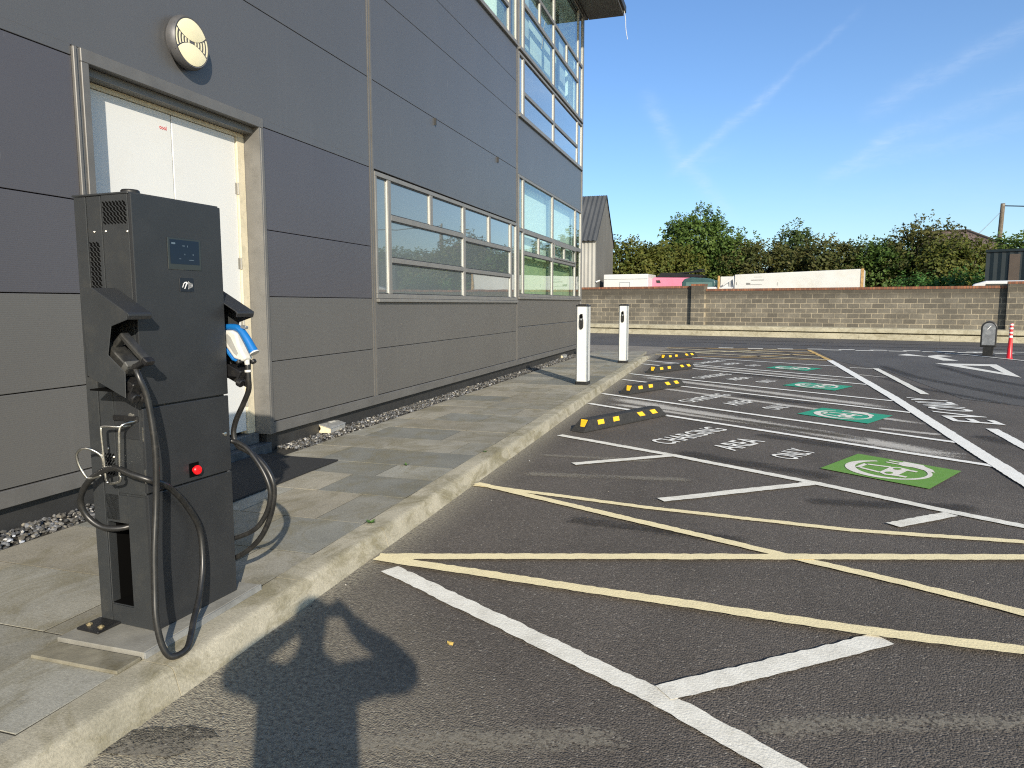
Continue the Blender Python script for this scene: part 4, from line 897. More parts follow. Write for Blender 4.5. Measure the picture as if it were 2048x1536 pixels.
# ------------------------------------------------------------------ charging posts
def charging_post():
    e = empty('charging_post', (-2.56,12.45,.12), 'bigger looking white charging post, standing between the bait box and the kerb', 'charging post', 'white charging posts on the pavement')
    Z=.12; off=(-2.56,12.45,.12); x0,x1,y0,y1=-2.665,-2.455,12.34,12.60
    c=.022
    def octo(z0,z1,g=0.,cc=c):
        a0,a1,b0,b1=x0-g,x1+g,y0-g,y1+g
        pts=[(a0+cc,b0,z0),(a1-cc,b0,z0),(a1,b0+cc,z0),(a1,b1-cc,z0),(a1-cc,b1,z0),(a0+cc,b1,z0),(a0,b1-cc,z0),(a0,b0+cc,z0)]
        m_=MB(); m_.prism(pts,(0,0,z1-z0)); return m_
    octo(Z,Z+.055,.008).build('base',M['black_plastic'],e,off,bevel=.003)
    octo(Z+.055,Z+1.385,0).build('body',M['alu'],e,off,bevel=.006,seg=2)
    f=MB(); f.box(x0+.024,x1-.026,y0-.004,y0-.0005,Z+.06,Z+1.383); f.build('front_panel',M['alu_white'],e,off,bevel=.002)
    f=MB(); f.box(x1+.0005,x1+.004,y0+.085,y1-.03,Z+.06,Z+1.383); f.build('side_panel',M['alu_white'],e,off,bevel=.002)
    k=octo(Z+1.386,Z+1.412,.006,.026); k.prism([(x0+.03,y0+.02,Z+1.412),(x1-.03,y0+.02,Z+1.412),(x1-.03,y1-.02,Z+1.412),(x0+.03,y1-.02,Z+1.412)],(0,0,.014)); k.build('cap',M['black_plastic'],e,off,bevel=.006,seg=2)
    cx=(x0+x1)/2-.004
    s=MB(); pts=[(cx+.036*math.cos(a_)*1.0, y0-.005, Z+1.09+(.085 if math.sin(a_)>0 else -.085)*0+.10*math.copysign(abs(math.sin(a_))**.45,math.sin(a_))) for a_ in [k_*math.pi/12 for k_ in range(24)]]
    s.prism(pts,(0,-.035,0)); so_=s.build('socket',M['black_plastic'],e,off,bevel=.010,seg=3)
    q=MB(); q.prism([(cx-.024,y0-.005,Z+1.185),(cx+.024,y0-.005,Z+1.185),(cx+.019,y0-.005,Z+1.255),(cx-.019,y0-.005,Z+1.255)],(0,-.05,0)); q.build('flap',M['black_hole'],so_,off,bevel=.006,seg=2)
    q=MB(); q.lathe((cx,y0-.041,Z+1.16),[(.017,0),(.017,.003),(0,.004)],(0,-1,0),14); q.build('indicator',M['alu'],so_,off)
    for xx_ in (cx-.05,cx,cx+.05):
        q=MB(); q.lathe((xx_,y0-.0045,Z+.085),[(.005,0),(.004,.002),(0,.002)],(0,-1,0),8); q.build('screw',M['bolt'],e,off)
    return e
p0 = charging_post()
p1 = copy_tree(p0); p1.location=(-2.575,17.38,.12); p1['label']='white charging post standing farther off, closer to the block wall'
p0.location=(-2.565,12.46,.12)

# ------------------------------------------------------------------ wheel stops
def wheel_stop():
    e = empty('wheel_stop',(0,0,0),'', 'wheel stop','rubber wheel stops at the heads of the bays')
    L=1.86; mb=MB(); w0,w1,h,t_=.105,.072,.142,.15
    vs=[(-w0,0,0),(w0,0,0),(w0,L,0),(-w0,L,0),(-w0,.02,.02),(w0,.02,.02),(w0,L-.02,.02),(-w0,L-.02,.02),(-w1,t_,h),(w1,t_,h),(w1,L-t_,h),(-w1,L-t_,h)]
    mb.add(vs,[(0,3,2,1),(0,1,5,4),(1,2,6,5),(2,3,7,6),(3,0,4,7),(4,5,9,8),(5,6,10,9),(6,7,11,10),(7,4,8,11),(8,9,10,11)])
    mb.build('body',M['stop_rubber'],e,bevel=.008,seg=2)
    def on_side(y_,f,s_): # point on sloped long side, f 0..1 up
        return Vector((s_*(w0+(w1-w0)*f)+s_*.0025, y_, .02+(h-.02)*f+.002))
    for y0 in (.30,.62):
        for s_ in (1,):
            q=MB(); P=[on_side(y0,.36,s_),on_side(y0+.125,.36,s_),on_side(y0+.125,.82,s_),on_side(y0,.82,s_)]; q.add(P+[p-Vector((s_*.003,0,.001)) for p in P],[(0,1,2,3),(4,7,6,5),(0,4,5,1),(1,5,6,2),(2,6,7,3),(3,7,4,0)]); q.build('reflector',M['yellow'],e)
    for y0 in (1.16,1.46):
        q=MB(); s_=1; P=[on_side(y0+.05,.36,s_),on_side(y0+.175,.36,s_),on_side(y0+.115,.82,s_),on_side(y0-.01,.82,s_)]; q.add(P+[p-Vector((s_*.003,0,.001)) for p in P],[(0,1,2,3),(4,7,6,5),(0,4,5,1),(1,5,6,2),(2,6,7,3),(3,7,4,0)])
        q.build('reflector',M['yellow'],e)
    q=MB(); a_=Vector((w1*.7,t_-.008,h-.004)); P=[Vector((-w1*.65,t_-.012,h-.006)),Vector((w1*.8,t_-.012,h-.006)),Vector((w0*.62,.048,.040)),Vector((w0*.1,.048,.040))]
    nn=Vector((0,-.62,.78)); q.add([p+nn*.003 for p in P],[(0,3,2,1)]); q.build('end_reflector',M['yellow'],e)
    return e
w0_ = wheel_stop()
stops=[((-1.78,8.36),'black rubber wheel stop with yellow blocks in the bay of the leaf green emblem'),((-1.77,12.18),'black and yellow wheel stop in the second bay, level with the nearer white post'),((-1.78,16.05),'black and yellow wheel stop in the third bay, level with the farther white post'),((-1.92,19.98),'black and yellow wheel stop next to the crossed yellow box, with red scrawl before it')]
for i,((x,y_),lab) in enumerate(stops):
    o_ = w0_ if i==0 else copy_tree(w0_)
    o_.location=(x,y_,.004); o_.rotation_euler=(0,0,-R(90-63.2)); o_['label']=lab

# ------------------------------------------------------------------ bait boxes, mat, litter
def bait_box(loc, rz, s, lab):
    e = empty('bait_box', loc, lab, 'bait box', 'metal bait boxes at the foot of the wall', rz)
    # local: length along y, slope down towards +x
    hx,hy=.12*s,.20*s
    mb=MB(); mb.prism([(-hx,-hy,0),(hx,-hy,0),(hx,-hy,.055*s),(-hx,-hy,.125*s)],(0,2*hy,0)); mb.build('body',M['galv_box'],e,bevel=.003)
    mb=MB(); mb.prism([(-hx-.006,-hy-.008,.127*s),(hx+.008,-hy-.008,.054*s),(hx+.008,-hy-.008,.060*s),(-hx-.006,-hy-.008,.134*s)],(0,2*hy+.016,0)); mb.build('lid',M['galv_box'],e,bevel=.002)
    mb=MB(); mb.quad((-hx,-hy-.001,.004),(hx,-hy-.001,.004),(hx,-hy-.001,.052*s),(-hx,-hy-.001,.120*s)); ep=mb.build('end_plate',M['box_card'],e)
    mb=MB(); mb.poly([(-.03*s+.028*s*math.cos(k*.4488),-hy-.0025,.055*s+.03*s*math.sin(k*.4488)) for k in range(14)]); mb.build('entry_hole',M['black_hole'],ep)
    mb=MB(); nv=Vector((.073,0,.254)).normalized(); P=[Vector((-.07*s,-.02*s,.119*s)),Vector((.04*s,-.02*s,.0855*s)),Vector((.04*s,.13*s,.0855*s)),Vector((-.07*s,.13*s,.119*s))]; mb.add([p+nv*.004 for p in P],[(0,1,2,3)]); mb.build('sticker',M['white_plastic'],e)
    return e
bait_box((-4.36,6.98,.125), R(6), .95, 'pale metal bait box with round hole at the wall foot, close to the door')
bait_box((-4.42,18.55,.125), R(-4), 1.0, 'small pale bait box on the gravel by the building corner, behind the nearer post')
mb = MB(); mb.box(-4.26,-3.42,4.12,5.62,.1225,.136); tag(mb.build('door_mat',M['mat_rubber'],bevel=.003),'black door mat lying on the paving in front of the white door','door mat')
def litter(x,y_,z,s,mat,name,lab,cat,seed):
    r2=random.Random(seed); n=7; pts=[]
    for k in range(n):
        a_=k*2*math.pi/n; rr=s*r2.uniform(.6,1.2); pts.append(Vector((x+rr*math.cos(a_),y_+rr*.6*math.sin(a_),z+r2.uniform(0,s*.5))))
    c=Vector((x,y_,z+s*.3)); mb=MB(); mb.add(pts+[c]+[p+Vector((0,0,-.002)) for p in pts]+[c-Vector((0,0,.002))],[(i,(i+1)%n,n) for i in range(n)]+[((i+1)%n+n+1,i+n+1,2*n+1) for i in range(n)])
    tag(mb.build(name,mat,off=(x,y_,z)),lab,cat)
litter(-1.19,2.87,.006,.022,M['leaf_litter'],'fallen_leaf','small yellow leaf on the asphalt beside the shadow of the photographer','leaf',1)
litter(-3.72,2.62,.122,.03,M['leaf_litter'],'fallen_leaf','dry tan leaf on the paving between gravel and fast charger','leaf',2)
def weed(x,y_,z,s,lab,seed):
    r2=random.Random(seed); mb=MB()
    for k in range(16):
        a_=r2.uniform(0,6.28); l_=s*r2.uniform(.6,1.2); w_=l_*.22; d_=Vector((math.cos(a_),math.sin(a_),r2.uniform(.15,.7))); sd=Vector((-d_.y,d_.x,0))*w_; p=Vector((x,y_,z))
        mb.add([p,p+d_*l_*.5+sd,p+d_*l_,p+d_*l_*.5-sd],[(0,1,2,3)])
    tag(mb.build('weed',M['weed'],off=(x,y_,z)),lab,'weed')
weed(-2.235,4.05,.12,.035,'small green weed in the kerb joint just past the charger',3)
weed(-2.27,6.4,.12,.035,'small green weed in the kerb joint level with the strip window',4)
weed(-2.09,1.95,.003,.03,'tiny yellow green weed at the kerb foot below the fast charger',5)
weed(-2.75,5.65,.12,.03,'small weed in a paving joint past the mat corner',6)
# ------------------------------------------------------------------ far kerb and block wall
WD = Vector((.9645,-.264,0)); WN = Vector((-.264,-.9645,0))      # along the wall, and towards the camera
W0 = Vector((1.0,35.5,0))                                       # foot of the far kerb
def wl(a_, n_, z): p = W0 + WD*a_ - WN*n_; return (p.x,p.y,z)
fk = MB()
for a_ in [ -20+3.05*k for k in range(22)]:
    b_=a_+3.04
    fk.prism([wl(a_,0,0),wl(a_,.03,.25),wl(a_,.42,.27),wl(a_,.42,0)],tuple(WD*(b_-a_)))
fk.build('far_kerb',M['far_kerb'],kind='structure')
f2 = MB(); f2.prism([wl(-20,.10,.275),wl(-20,.10,.30),wl(-20,-.02,.305),wl(-20,.0,.47),wl(-20,.06,.50),wl(-20,.95,.51),wl(-20,.95,.275)],tuple(WD*67)); f2.prism([wl(-20,.43,.0),wl(-20,.43,.27),wl(-20,.94,.27),wl(-20,.94,0)],tuple(WD*67)); f2.build('far_kerb',M['far_kerb'],kind='structure',bevel=.02)
wall = empty('block_wall', tuple(W0-WN*.95), 'long grey concrete block wall with red brick coping and piers across the road', 'wall')
wall.rotation_euler=(0,0,math.atan2(WD.y,WD.x))
bays_w=[(-19,-3.45,2.46),(-2.76,9.66,2.30),(10.36,47,2.24)]
for a0,a1,h in bays_w:
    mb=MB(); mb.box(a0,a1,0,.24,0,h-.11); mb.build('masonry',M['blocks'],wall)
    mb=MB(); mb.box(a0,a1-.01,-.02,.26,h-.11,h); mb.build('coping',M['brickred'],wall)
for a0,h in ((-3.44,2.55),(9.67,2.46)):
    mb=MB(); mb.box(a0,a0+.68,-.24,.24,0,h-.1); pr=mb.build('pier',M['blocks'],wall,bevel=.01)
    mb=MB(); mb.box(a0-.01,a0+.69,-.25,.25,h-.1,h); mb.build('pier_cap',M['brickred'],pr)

# ------------------------------------------------------------------ keep-left bollard and red post
e = empty('traffic_bollard',(7.28,24.55,0),'black keep left traffic bollard seen from behind, grey domed face, beside the red post','traffic bollard',rz=R(-17))
mb=MB(); mb.box(-.20,.20,-.09,.09,0,.03); mb.prism([(-.13,-.07,.03),(.13,-.07,.03),(.15,-.07,.28),(-.12,-.07,.28)],(0,.14,0)); mb.build('base',M['black_plastic'],e,bevel=.01,seg=2)
def domed(w,z0,z1): return [(-w,z0),(w,z0)]+[(w*math.cos(a_),z1-w+w*math.sin(a_)*.95) for a_ in [k*math.pi/12 for k in range(13)]]
mb=MB(); mb.prism([(x,-.085,z) for x,z in domed(.205,.27,1.05)],(0,.17,0)); sh=mb.build('shell',M['black_plastic'],e,bevel=.02,seg=2)
mb=MB(); mb.prism([(x,-.090,z) for x,z in domed(.16,.33,1.0)],(0,.006,0)); mb.build('face',simple('smoked_face',(.16,.17,.185),.35,var=.35,vs=5,dirt=((.4,.42,.43),.5,7)),sh)
mb=MB(); mb.prism([(-.05,-.0915,.80),(-.035,-.0915,.79),(.055,-.0915,.90),(.04,-.0915,.91)],(0,.0012,0)); mb.build('arrow',M['icon_white'],sh)
e = empty('flexible_post',(7.47,23.37,.004),'red flexible lane post with white bands beside the black bollard','post')
mb=MB(); mb.lathe((0,0,0),[(.0,0),(.085,.0),(.085,.02),(.07,.04),(.048,.60),(.045,.98),(.04,1.0),(0,1.0)],n=20); pb=mb.build('body',M['red_post'],e,smooth=True)
for z in (.60,.72,.84,.945):
    mb=MB(); mb.lathe((0,0,z),[(.0488,0),(.0482,.06)] if z<.7 else [(.0478,0),(.0472,.045)],n=20); mb.build('band',M['icon_white'],e,smooth=True)

# ------------------------------------------------------------------ corrugated shed beyond the wall
sx0,sx1,sy0,sy1 = -22.0,-8.3,44.0,50.4
sh_=empty('corrugated_shed',(sx1,sy0,0),'grey corrugated iron shed with steep gable, beyond the block wall beside the office','shed')
OS=(sx1,sy0,0); ze,zr=5.55,8.6; ymid=(sy0+sy1)/2
def corr_sheet(o,du,dv,nu,amp,pitch):
    # sheet with ribs along dv, corrugations along du
    o,du,dv=Vector(o),Vector(du),Vector(dv); L=du.length; n=int(L/pitch)*4; nrm=du.cross(dv).normalized(); vs=[];fs=[]
    for i in range(n+1):
        p=o+du*(i/n)+nrm*amp*math.sin(i*math.pi/2); vs+= [p,p+dv]
    for i in range(n): fs.append((2*i,2*i+2,2*i+3,2*i+1))
    return vs,fs
mb=MB(); mb.add(*corr_sheet((sx0,sy0-.25,ze-.13),(sx1-sx0+.1,0,0),(0,ymid-sy0+.25,zr-ze+.13),0,.035,.30)); mb.add(*corr_sheet((sx0,sy1+.2,ze-.1),(sx1-sx0+.1,0,0),(0,ymid-sy1-.2,zr-ze+.1),0,.035,.30)); mb.build('roof',M['shed_roof'],sh_,OS)
mb=MB(); mb.add(*corr_sheet((sx0,sy0,0),(sx1-sx0,0,0),(0,0,ze),0,.03,.24)); mb.build('front_wall',M['shed_front'],sh_,OS)
mb=MB(); N=26
for k in range(N):
    ya_=sy0+(sy1-sy0)*k/N; yb_=sy0+(sy1-sy0)*(k+1)/N; hz=lambda q: ze+(zr-ze)*(1-abs(q-ymid)/((sy1-sy0)/2))
    xo=.035 if k%2 else 0
    mb.add([(sx1+xo,ya_,0),(sx1+.035-xo,yb_,0),(sx1+.035-xo,yb_,hz(yb_)),(sx1+xo,ya_,hz(ya_))],[(0,1,2,3)])
mb.build('gable_wall',M['shed_gable'],sh_,OS)
mb=MB(); mb.box(sx0,sx1-.05,sy1-.1,sy1,0,ze-.1); mb.box(sx0,sx0+.1,sy0+.1,sy1-.1,0,ze-.1); mb.build('rear_wall',M['shed_gable'],sh_,OS)
mb=MB(); mb.tube([(sx1+.02,sy0-.05,2.9),(sx1+.25,sy0+.1,3.0)],.05,8); mb.build('floodlight',M['white_plastic'],sh_,OS)

# ------------------------------------------------------------------ vehicles and containers beyond the wall
def at(az,dist): return (math.sin(R(az))*dist, math.cos(R(az))*dist)
# white box van
vx,vy=at(-8.35,45); van=empty('box_van',(vx,vy,0),'white box van body showing over the wall beside the shed','van',rz=R(-7))
mb=MB(); mb.box(-1.4,1.42,0,2.1,.7,3.38); mb.build('cargo_box',M['van_white'],van,bevel=.04,seg=2)
mb=MB(); mb.box(-1.4,1.42,-.02,-.001,3.08,3.10); mb.box(-.35,.3,-.02,-.001,2.88,2.90); mb.box(-.35,-.33,-.02,-.001,2.6,2.88); mb.box(.28,.3,-.02,-.001,2.6,2.88); mb.build('trim_strip',M['alu'],van)
mb=MB(); mb.box(-2.9,-1.92,.1,2.0,.7,2.3); mb.box(-1.9,1.5,.3,1.8,.45,.7); mb.build('cab',M['van_white'],van,bevel=.1,seg=3)
wm=M['rubber']
for x in (-2.3,.8):
    for yy in (-.02,1.88):
        q=MB(); q.cyl((x,yy,.38),(x,yy+.22,.38),.38,n=20); q.build('wheel',wm,van)
# pink car-derived truck: cab with black gear on the roof
px_,py_=at(-5.0,45.5); pk=empty('pink_truck',(px_,py_,0),'pink truck cab loaded with black gear behind the wall, by the white van','truck',rz=R(-7))
mb=MB(); mb.prism([(-1.35,0,.5),(1.6,0,.5),(1.6,0,3.15),(-.95,0,3.2),(-1.35,0,2.6)],(0,1.9,0)); mb.build('body',M['pink'],pk,bevel=.06,seg=2)
mb=MB(); mb.prism([(-.75,-.012,2.85),(-.5,-.012,2.85),(-.55,-.012,3.02),(-.8,-.012,3.02)],(0,.01,0)); mb.build('side_window',M['dark_glass'],pk)
mb=MB(); mb.prism([(-.9,.3,3.2),(2.0,.3,3.2),(2.05,.3,3.32),(-.2,.3,3.5),(-.55,.3,3.5)],(0,1.3,0)); mb.cyl((-.2,.5,3.4),(2.1,.5,3.55),.05,n=8); mb.cyl((.6,.7,3.4),(2.0,.7,3.68),.05,n=8); mb.build('roof_gear',M['black_plastic'],pk,bevel=.05)
for x in (-.7,1.1):
    q=MB(); q.cyl((x,-.02,.38),(x,.2,.38),.38,n=20); q.build('wheel',wm,pk)
# green tank
tx,ty=at(-2.75,42.5); tk=empty('oil_tank',(tx,ty,0),'dark green rounded storage tank behind the wall, at the brick pier','tank',rz=R(-7))
mb=MB(); mb.prism([(-.95,0,.3),(.95,0,.3),(.95,0,2.75),(.90,0,2.90),(.5,0,3.02),(-.4,0,3.08),(-.8,0,3.0),(-.95,0,2.8)],(0,1.5,0)); mb.build('shell',M['tank_green'],tk,bevel=.06,seg=2)
mb=MB(); mb.prism([(-.75,-.015,2.3),(.78,-.015,2.3),(.78,-.015,2.78),(-.7,-.015,2.80)],(0,.012,0)); mb.build('side_panel',simple('tank_panel',(.10,.17,.155),.4,var=.1),tk)
mb=MB(); mb.box(-.8,.8,.2,1.3,0,.3); mb.build('cradle',M['granite'],tk)
# white car roof between tank and trailer
def car(name,az,dist,rz,lab,mat,h):
    cx,cy=at(az,dist); e=empty(name,(cx,cy,0),lab,'van',rz=rz)
    mb=MB(); mb.prism([(-2.2,0,.35),(2.2,0,.35),(2.25,0,.95),(1.75,0,1.15),(1.1,0,h-.06),(.7,0,h),(-1.6,0,h),(-2.1,0,h-.15),(-2.25,0,1.0)],(0,1.8,0)); mb.build('body',mat,e,bevel=.10,seg=3)
    mb=MB(); mb.prism([(1.6,-.01,1.2),(1.02,-.01,h-.14),(-1.6,-.01,h-.14),(-1.85,-.01,1.2)],(0,.012,0)); mb.build('side_window',M['dark_glass'],e)
    for x in (-1.4,1.4):
        q=MB(); q.cyl((x,-.02,.34),(x,.2,.34),.34,n=20); q.build('wheel',wm,e)
    return e
car('white_van',-.55,40.2,R(-15),'white van roof low behind the wall between tank and trailer',M['van_white'],2.48)
car('white_van',18.6,37.3,R(-15),'white van roof just over the wall in front of the dark container',M['van_white'],2.55)
# long trailer
ta=Vector((*at(-1.35,40.2),0)); tb=Vector((*at(8.75,39.3),0)); dT=(tb-ta); LT=dT.length
tr=empty('white_trailer',tuple(ta),'long grubby white box trailer showing above the wall, with one rusty end','trailer',rz=math.atan2(dT.y,dT.x))
mb=MB(); mb.prism([(.9,0,1.0),(LT,0,1.0),(LT,0,3.27),(.9,0,3.10)],(0,2.4,0)); mb.build('trailer_box',M['trailer'],tr,bevel=.02)
mb=MB(); mb.box(LT-.10,LT+.02,-.03,.10,1.0,3.28); mb.build('corner_post',M['rust'],tr)
mb=MB(); mb.box(.10,.85,.3,2.2,2.0,3.02); mb.prism([(.9,-.02,2.3),(.86,-.02,3.05),(.3,-.02,2.6),(.3,-.02,2.5),(.80,-.02,2.85)],(0,.02,0)); cu_=mb.build('chiller_unit',M['van_white'],tr,bevel=.03)
mb=MB(); mb.box(0,.09,.1,.2,1.2,3.06); mb.build('corner_post',M['rust'],tr)
fp_=simple('faded_print',(.22,.22,.21),.6,var=.3)
for (x0,x1,z0,z1) in ((1.9,2.3,2.95,2.965),(1.75,2.4,2.78,2.82),(1.5,1.72,2.55,2.66),(1.72,2.3,2.55,2.575),(3.05,3.08,2.5,2.66),(1.0,1.03,2.55,2.7)):
    mb=MB(); mb.box(x0,x1,-.006,-.001,z0,z1); mb.build('lettering',fp_,tr)
mb=MB(); mb.box(.6,LT-.3,.5,1.9,.75,1.0); mb.build('chassis',M['black_plastic'],tr)
for x in (LT-1.2,LT-2.4):
    for yy in (0.,2.15):
        q=MB(); q.cyl((x,yy,.5),(x,yy+.25,.5),.5,n=20); q.build('wheel',wm,tr)
# dark container building right
cx,cy=at(16.05,42.0); ct=empty('dark_container',(cx,cy,0),'dark green black corrugated container with brown panels beside the telegraph pole','container',rz=R(-24))
mb=MB(); n=60
for k in range(n):
    x0=k*.16; o_=.03 if k%2 else 0
    mb.add([(x0,o_,.2),(x0+.16,.03-o_,.2),(x0+.16,.03-o_,4.05),(x0,o_,4.05)],[(0,1,2,3)])
mb.add(*corr_sheet((0,2.5,.2),(0,-2.5,0),(0,0,3.85),0,.03,.3))
mb.build('side_wall',M['steel_dark'],ct)
mb=MB(); mb.box(-.03,9.65,-.06,2.55,4.05,4.17); mb.box(-.03,9.65,-.04,.10,.1,.2); mb.build('frame_rail',M['steel_dark'],ct)
mb=MB(); mb.box(0,9.6,2.4,2.5,.2,4.05); mb.box(9.5,9.6,.1,2.4,.2,4.05); mb.build('rear_wall',M['steel_dark'],ct)
for x0 in (.95,2.35,4.6):
    mb=MB(); mb.box(x0,x0+.42,-.03,-.005,.25,3.92); mb.build('panel_strip',M['steel_brown'],ct)
# bungalow roof
hx,hy=at(13.2,68); hs=empty('bungalow',(hx,hy,0),'bungalow with brown tiled hip roof behind the hedge','house',rz=R(-10))
mb=MB(); zr_,ze_=7.35,4.2; A=[(-3.4,-5,ze_),(7.4,-5,ze_),(7.4,5,ze_),(-3.4,5,ze_),(-.6,0,zr_),(2.0,0,zr_)]
mb.add(A,[(0,1,5,4),(1,2,5),(2,3,4,5),(3,0,4)]); mb.build('roof',M['tiles'],hs)
mb=MB(); mb.box(-3.0,7.0,-4.6,4.6,0,ze_); mb.build('wall',M['room_white'],hs)
mb=MB(); mb.tube([(2.0,0,zr_+.02),(7.4,-5,ze_+.03)],.12,6,sub=1); mb.tube([(-.6,0,zr_+.02),(2.0,0,zr_+.02)],.12,6,sub=1); mb.build('ridge_tiles',M['steel_brown'],hs)
# telegraph pole and wires
qx,qy=at(16.62,74.5); pl_=empty('telegraph_pole',(qx,qy,0),'leaning weathered wooden telegraph pole carrying a cable, by the dark container','telegraph pole')
mb=MB(); mb.tube([(0,0,0),(.05,0,4),(.18,0,10.05)],lambda f:.21-.045*f,12,sub=4); mb.build('pole',M['wood_pole'],pl_,smooth='all')
mb=MB(); mb.tube([(.3,0,9.85),(4.5,-2,9.35),(9,-4,9.15),(16,-7,9.3)],.045,6); mb.build('cable',M['black_plastic'],pl_)
mb=MB(); mb.tube([(.1,0,9.4),(-2.0,-1,7.2),(-4.8,-2,4.6)],.022,6); mb.build('stay_wire',M['alu'],pl_)
mb=MB(); mb.lathe((.2,-.1,9.9),[(.05,-.1),(.07,0),(.05,.1),(0,.1)],n=10); mb.lathe((-.15,-.2,5.0),[(.16,-.15),(.18,0),(.1,.12),(0,.12)],n=10); mb.build('insulator',M['white_plastic'],pl_)
sx_,sy_=at(12.05,57.0); sp=MB(); sp.tube([(0,0,0),(.05,0,6.0)],lambda f:.14-.02*f,10,sub=1); so2=sp.build('hedge_post',M['wood_pole'],smooth='all'); so2.location=(sx_,sy_,0); tag(so2,'short pale post sticking out of the hedge near the brown tiled roof','post')

# ------------------------------------------------------------------ trees and hedge
def foliage(blobs, n, size, seed, spiky=0):
    r2=random.Random(seed); mb=MB()
    tot=sum(b[3]*b[4]*b[5] for b in blobs)**1
    for (cx,cy,cz,rx,ry,rz) in blobs:
        size_=size*.84; k=int(n*2.7*(rx*ry*rz)/tot)
        ncl=max(6,k//14)
        for c_ in range(ncl):
            while True:
                a_=Vector((r2.uniform(-1,1),r2.uniform(-1,1),r2.uniform(-1,1)))
                if .30<a_.length<1: break
            a_=a_.normalized()*(a_.length**.5)*(1+ r2.uniform(-.10,.16))
            if mnoise.noise(Vector((cx+a_.x*rx,cy+a_.y*ry,cz+a_.z*rz))*.9+Vector((seed,0,0))) < -.42: continue
            p=Vector((cx+a_.x*rx,cy+a_.y*ry,cz+a_.z*rz)); cs=r2.uniform(.16,.42)
            if p.z<.15: continue
            for q in range(14):
                d_=Vector((r2.gauss(0,1),r2.gauss(0,1),r2.gauss(0,.8)))*cs*.62; o_=p+d_
                nrm=(a_*.9+Vector((r2.uniform(-1,1),r2.uniform(-1,1),r2.uniform(-.3,1.3)))).normalized(); t_=nrm.orthogonal().normalized(); ang=r2.uniform(0,6.28); u_=(t_*math.cos(ang)+nrm.cross(t_)*math.sin(ang)); w_=nrm.cross(u_); s_=size_*r2.uniform(.5,1.3)
                mb.add([o_-u_*s_*.5,o_+w_*s_*.30,o_+u_*s_*.55,o_-w_*s_*.30],[(0,1,2,3)])
        # sprigs breaking the outline at the top
        for c_ in range(int(7*rx)+spiky):
            a_=r2.uniform(-.9,.9); b_=r2.uniform(-.6,.2); zt=math.sqrt(max(0,1-a_*a_-b_*b_)); p=Vector((cx+a_*rx,cy+b_*ry,cz+zt*rz*.92)); dirn=Vector((r2.uniform(-.5,.5),r2.uniform(-.3,.3),1)).normalized(); L_=r2.uniform(.25,.75)
            for q in range(12):
                o_=p+dirn*L_*q/11+Vector((r2.uniform(-1,1),r2.uniform(-1,1),r2.uniform(-1,1)))*.09; ang=r2.uniform(0,6.28); u_=Vector((math.cos(ang),math.sin(ang)*.6,r2.uniform(.1,.9))).normalized(); w_=u_.cross(Vector((0,1,0.1))).normalized(); s_=size*r2.uniform(.45,.85)
                mb.add([o_,o_+u_*s_*.5+w_*s_*.22,o_+u_*s_,o_+u_*s_*.5-w_*s_*.22],[(0,1,2,3)])
    return mb
def tree(az,dist,blobs,n,size,lm,lab,seed,name='hedge_tree',trunk_h=2.0,spiky=0,cat='tree'):
    x,y_=at(az,dist); e=empty(name,(x,y_,0),lab,cat,'hedgerow trees behind the wall' if cat=='tree' else 'hedgerow shrubs behind the wall')
    zs_={3:.96,6:.94,4:.97}.get(seed,{10:1.15,11:1.12}.get(seed,1.03) if seed!=12 else 1.0); blobs=[(a_,b_,c_*zs_,d_,e_*1.1,f_*zs_) for a_,b_,c_,d_,e_,f_ in blobs]
    foliage(blobs,n,size,seed,spiky).build('crown',M[lm],e)
    tk_=MB(); r2=random.Random(seed+50)
    top=max(b[2] for b in blobs)
    tk_.tube([(0,0,0),(.1,0,trunk_h*.5),(r2.uniform(-.2,.2),0,top*.8)],lambda f:.20*(1-.75*f),9)
    for (cx,cy,cz,rx,ry,rz) in blobs[:6]:
        tk_.tube([(0,0,trunk_h*.6),((cx)*.5,cy*.5,(trunk_h*.6+cz)*.5+.3),(cx,cy,cz)],lambda f:.09*(1-.7*f),7)
        for q in range(3): tk_.tube([(cx*.6,cy*.6,cz*.8),(cx+r2.uniform(-.8,.8)*rx,cy+r2.uniform(-.6,.4)*ry,cz+r2.uniform(.0,.8)*rz)],.022,5,sub=1)
    tk_.build('trunk',M['tree_bark'],e,smooth='all')
    return e
D0=55
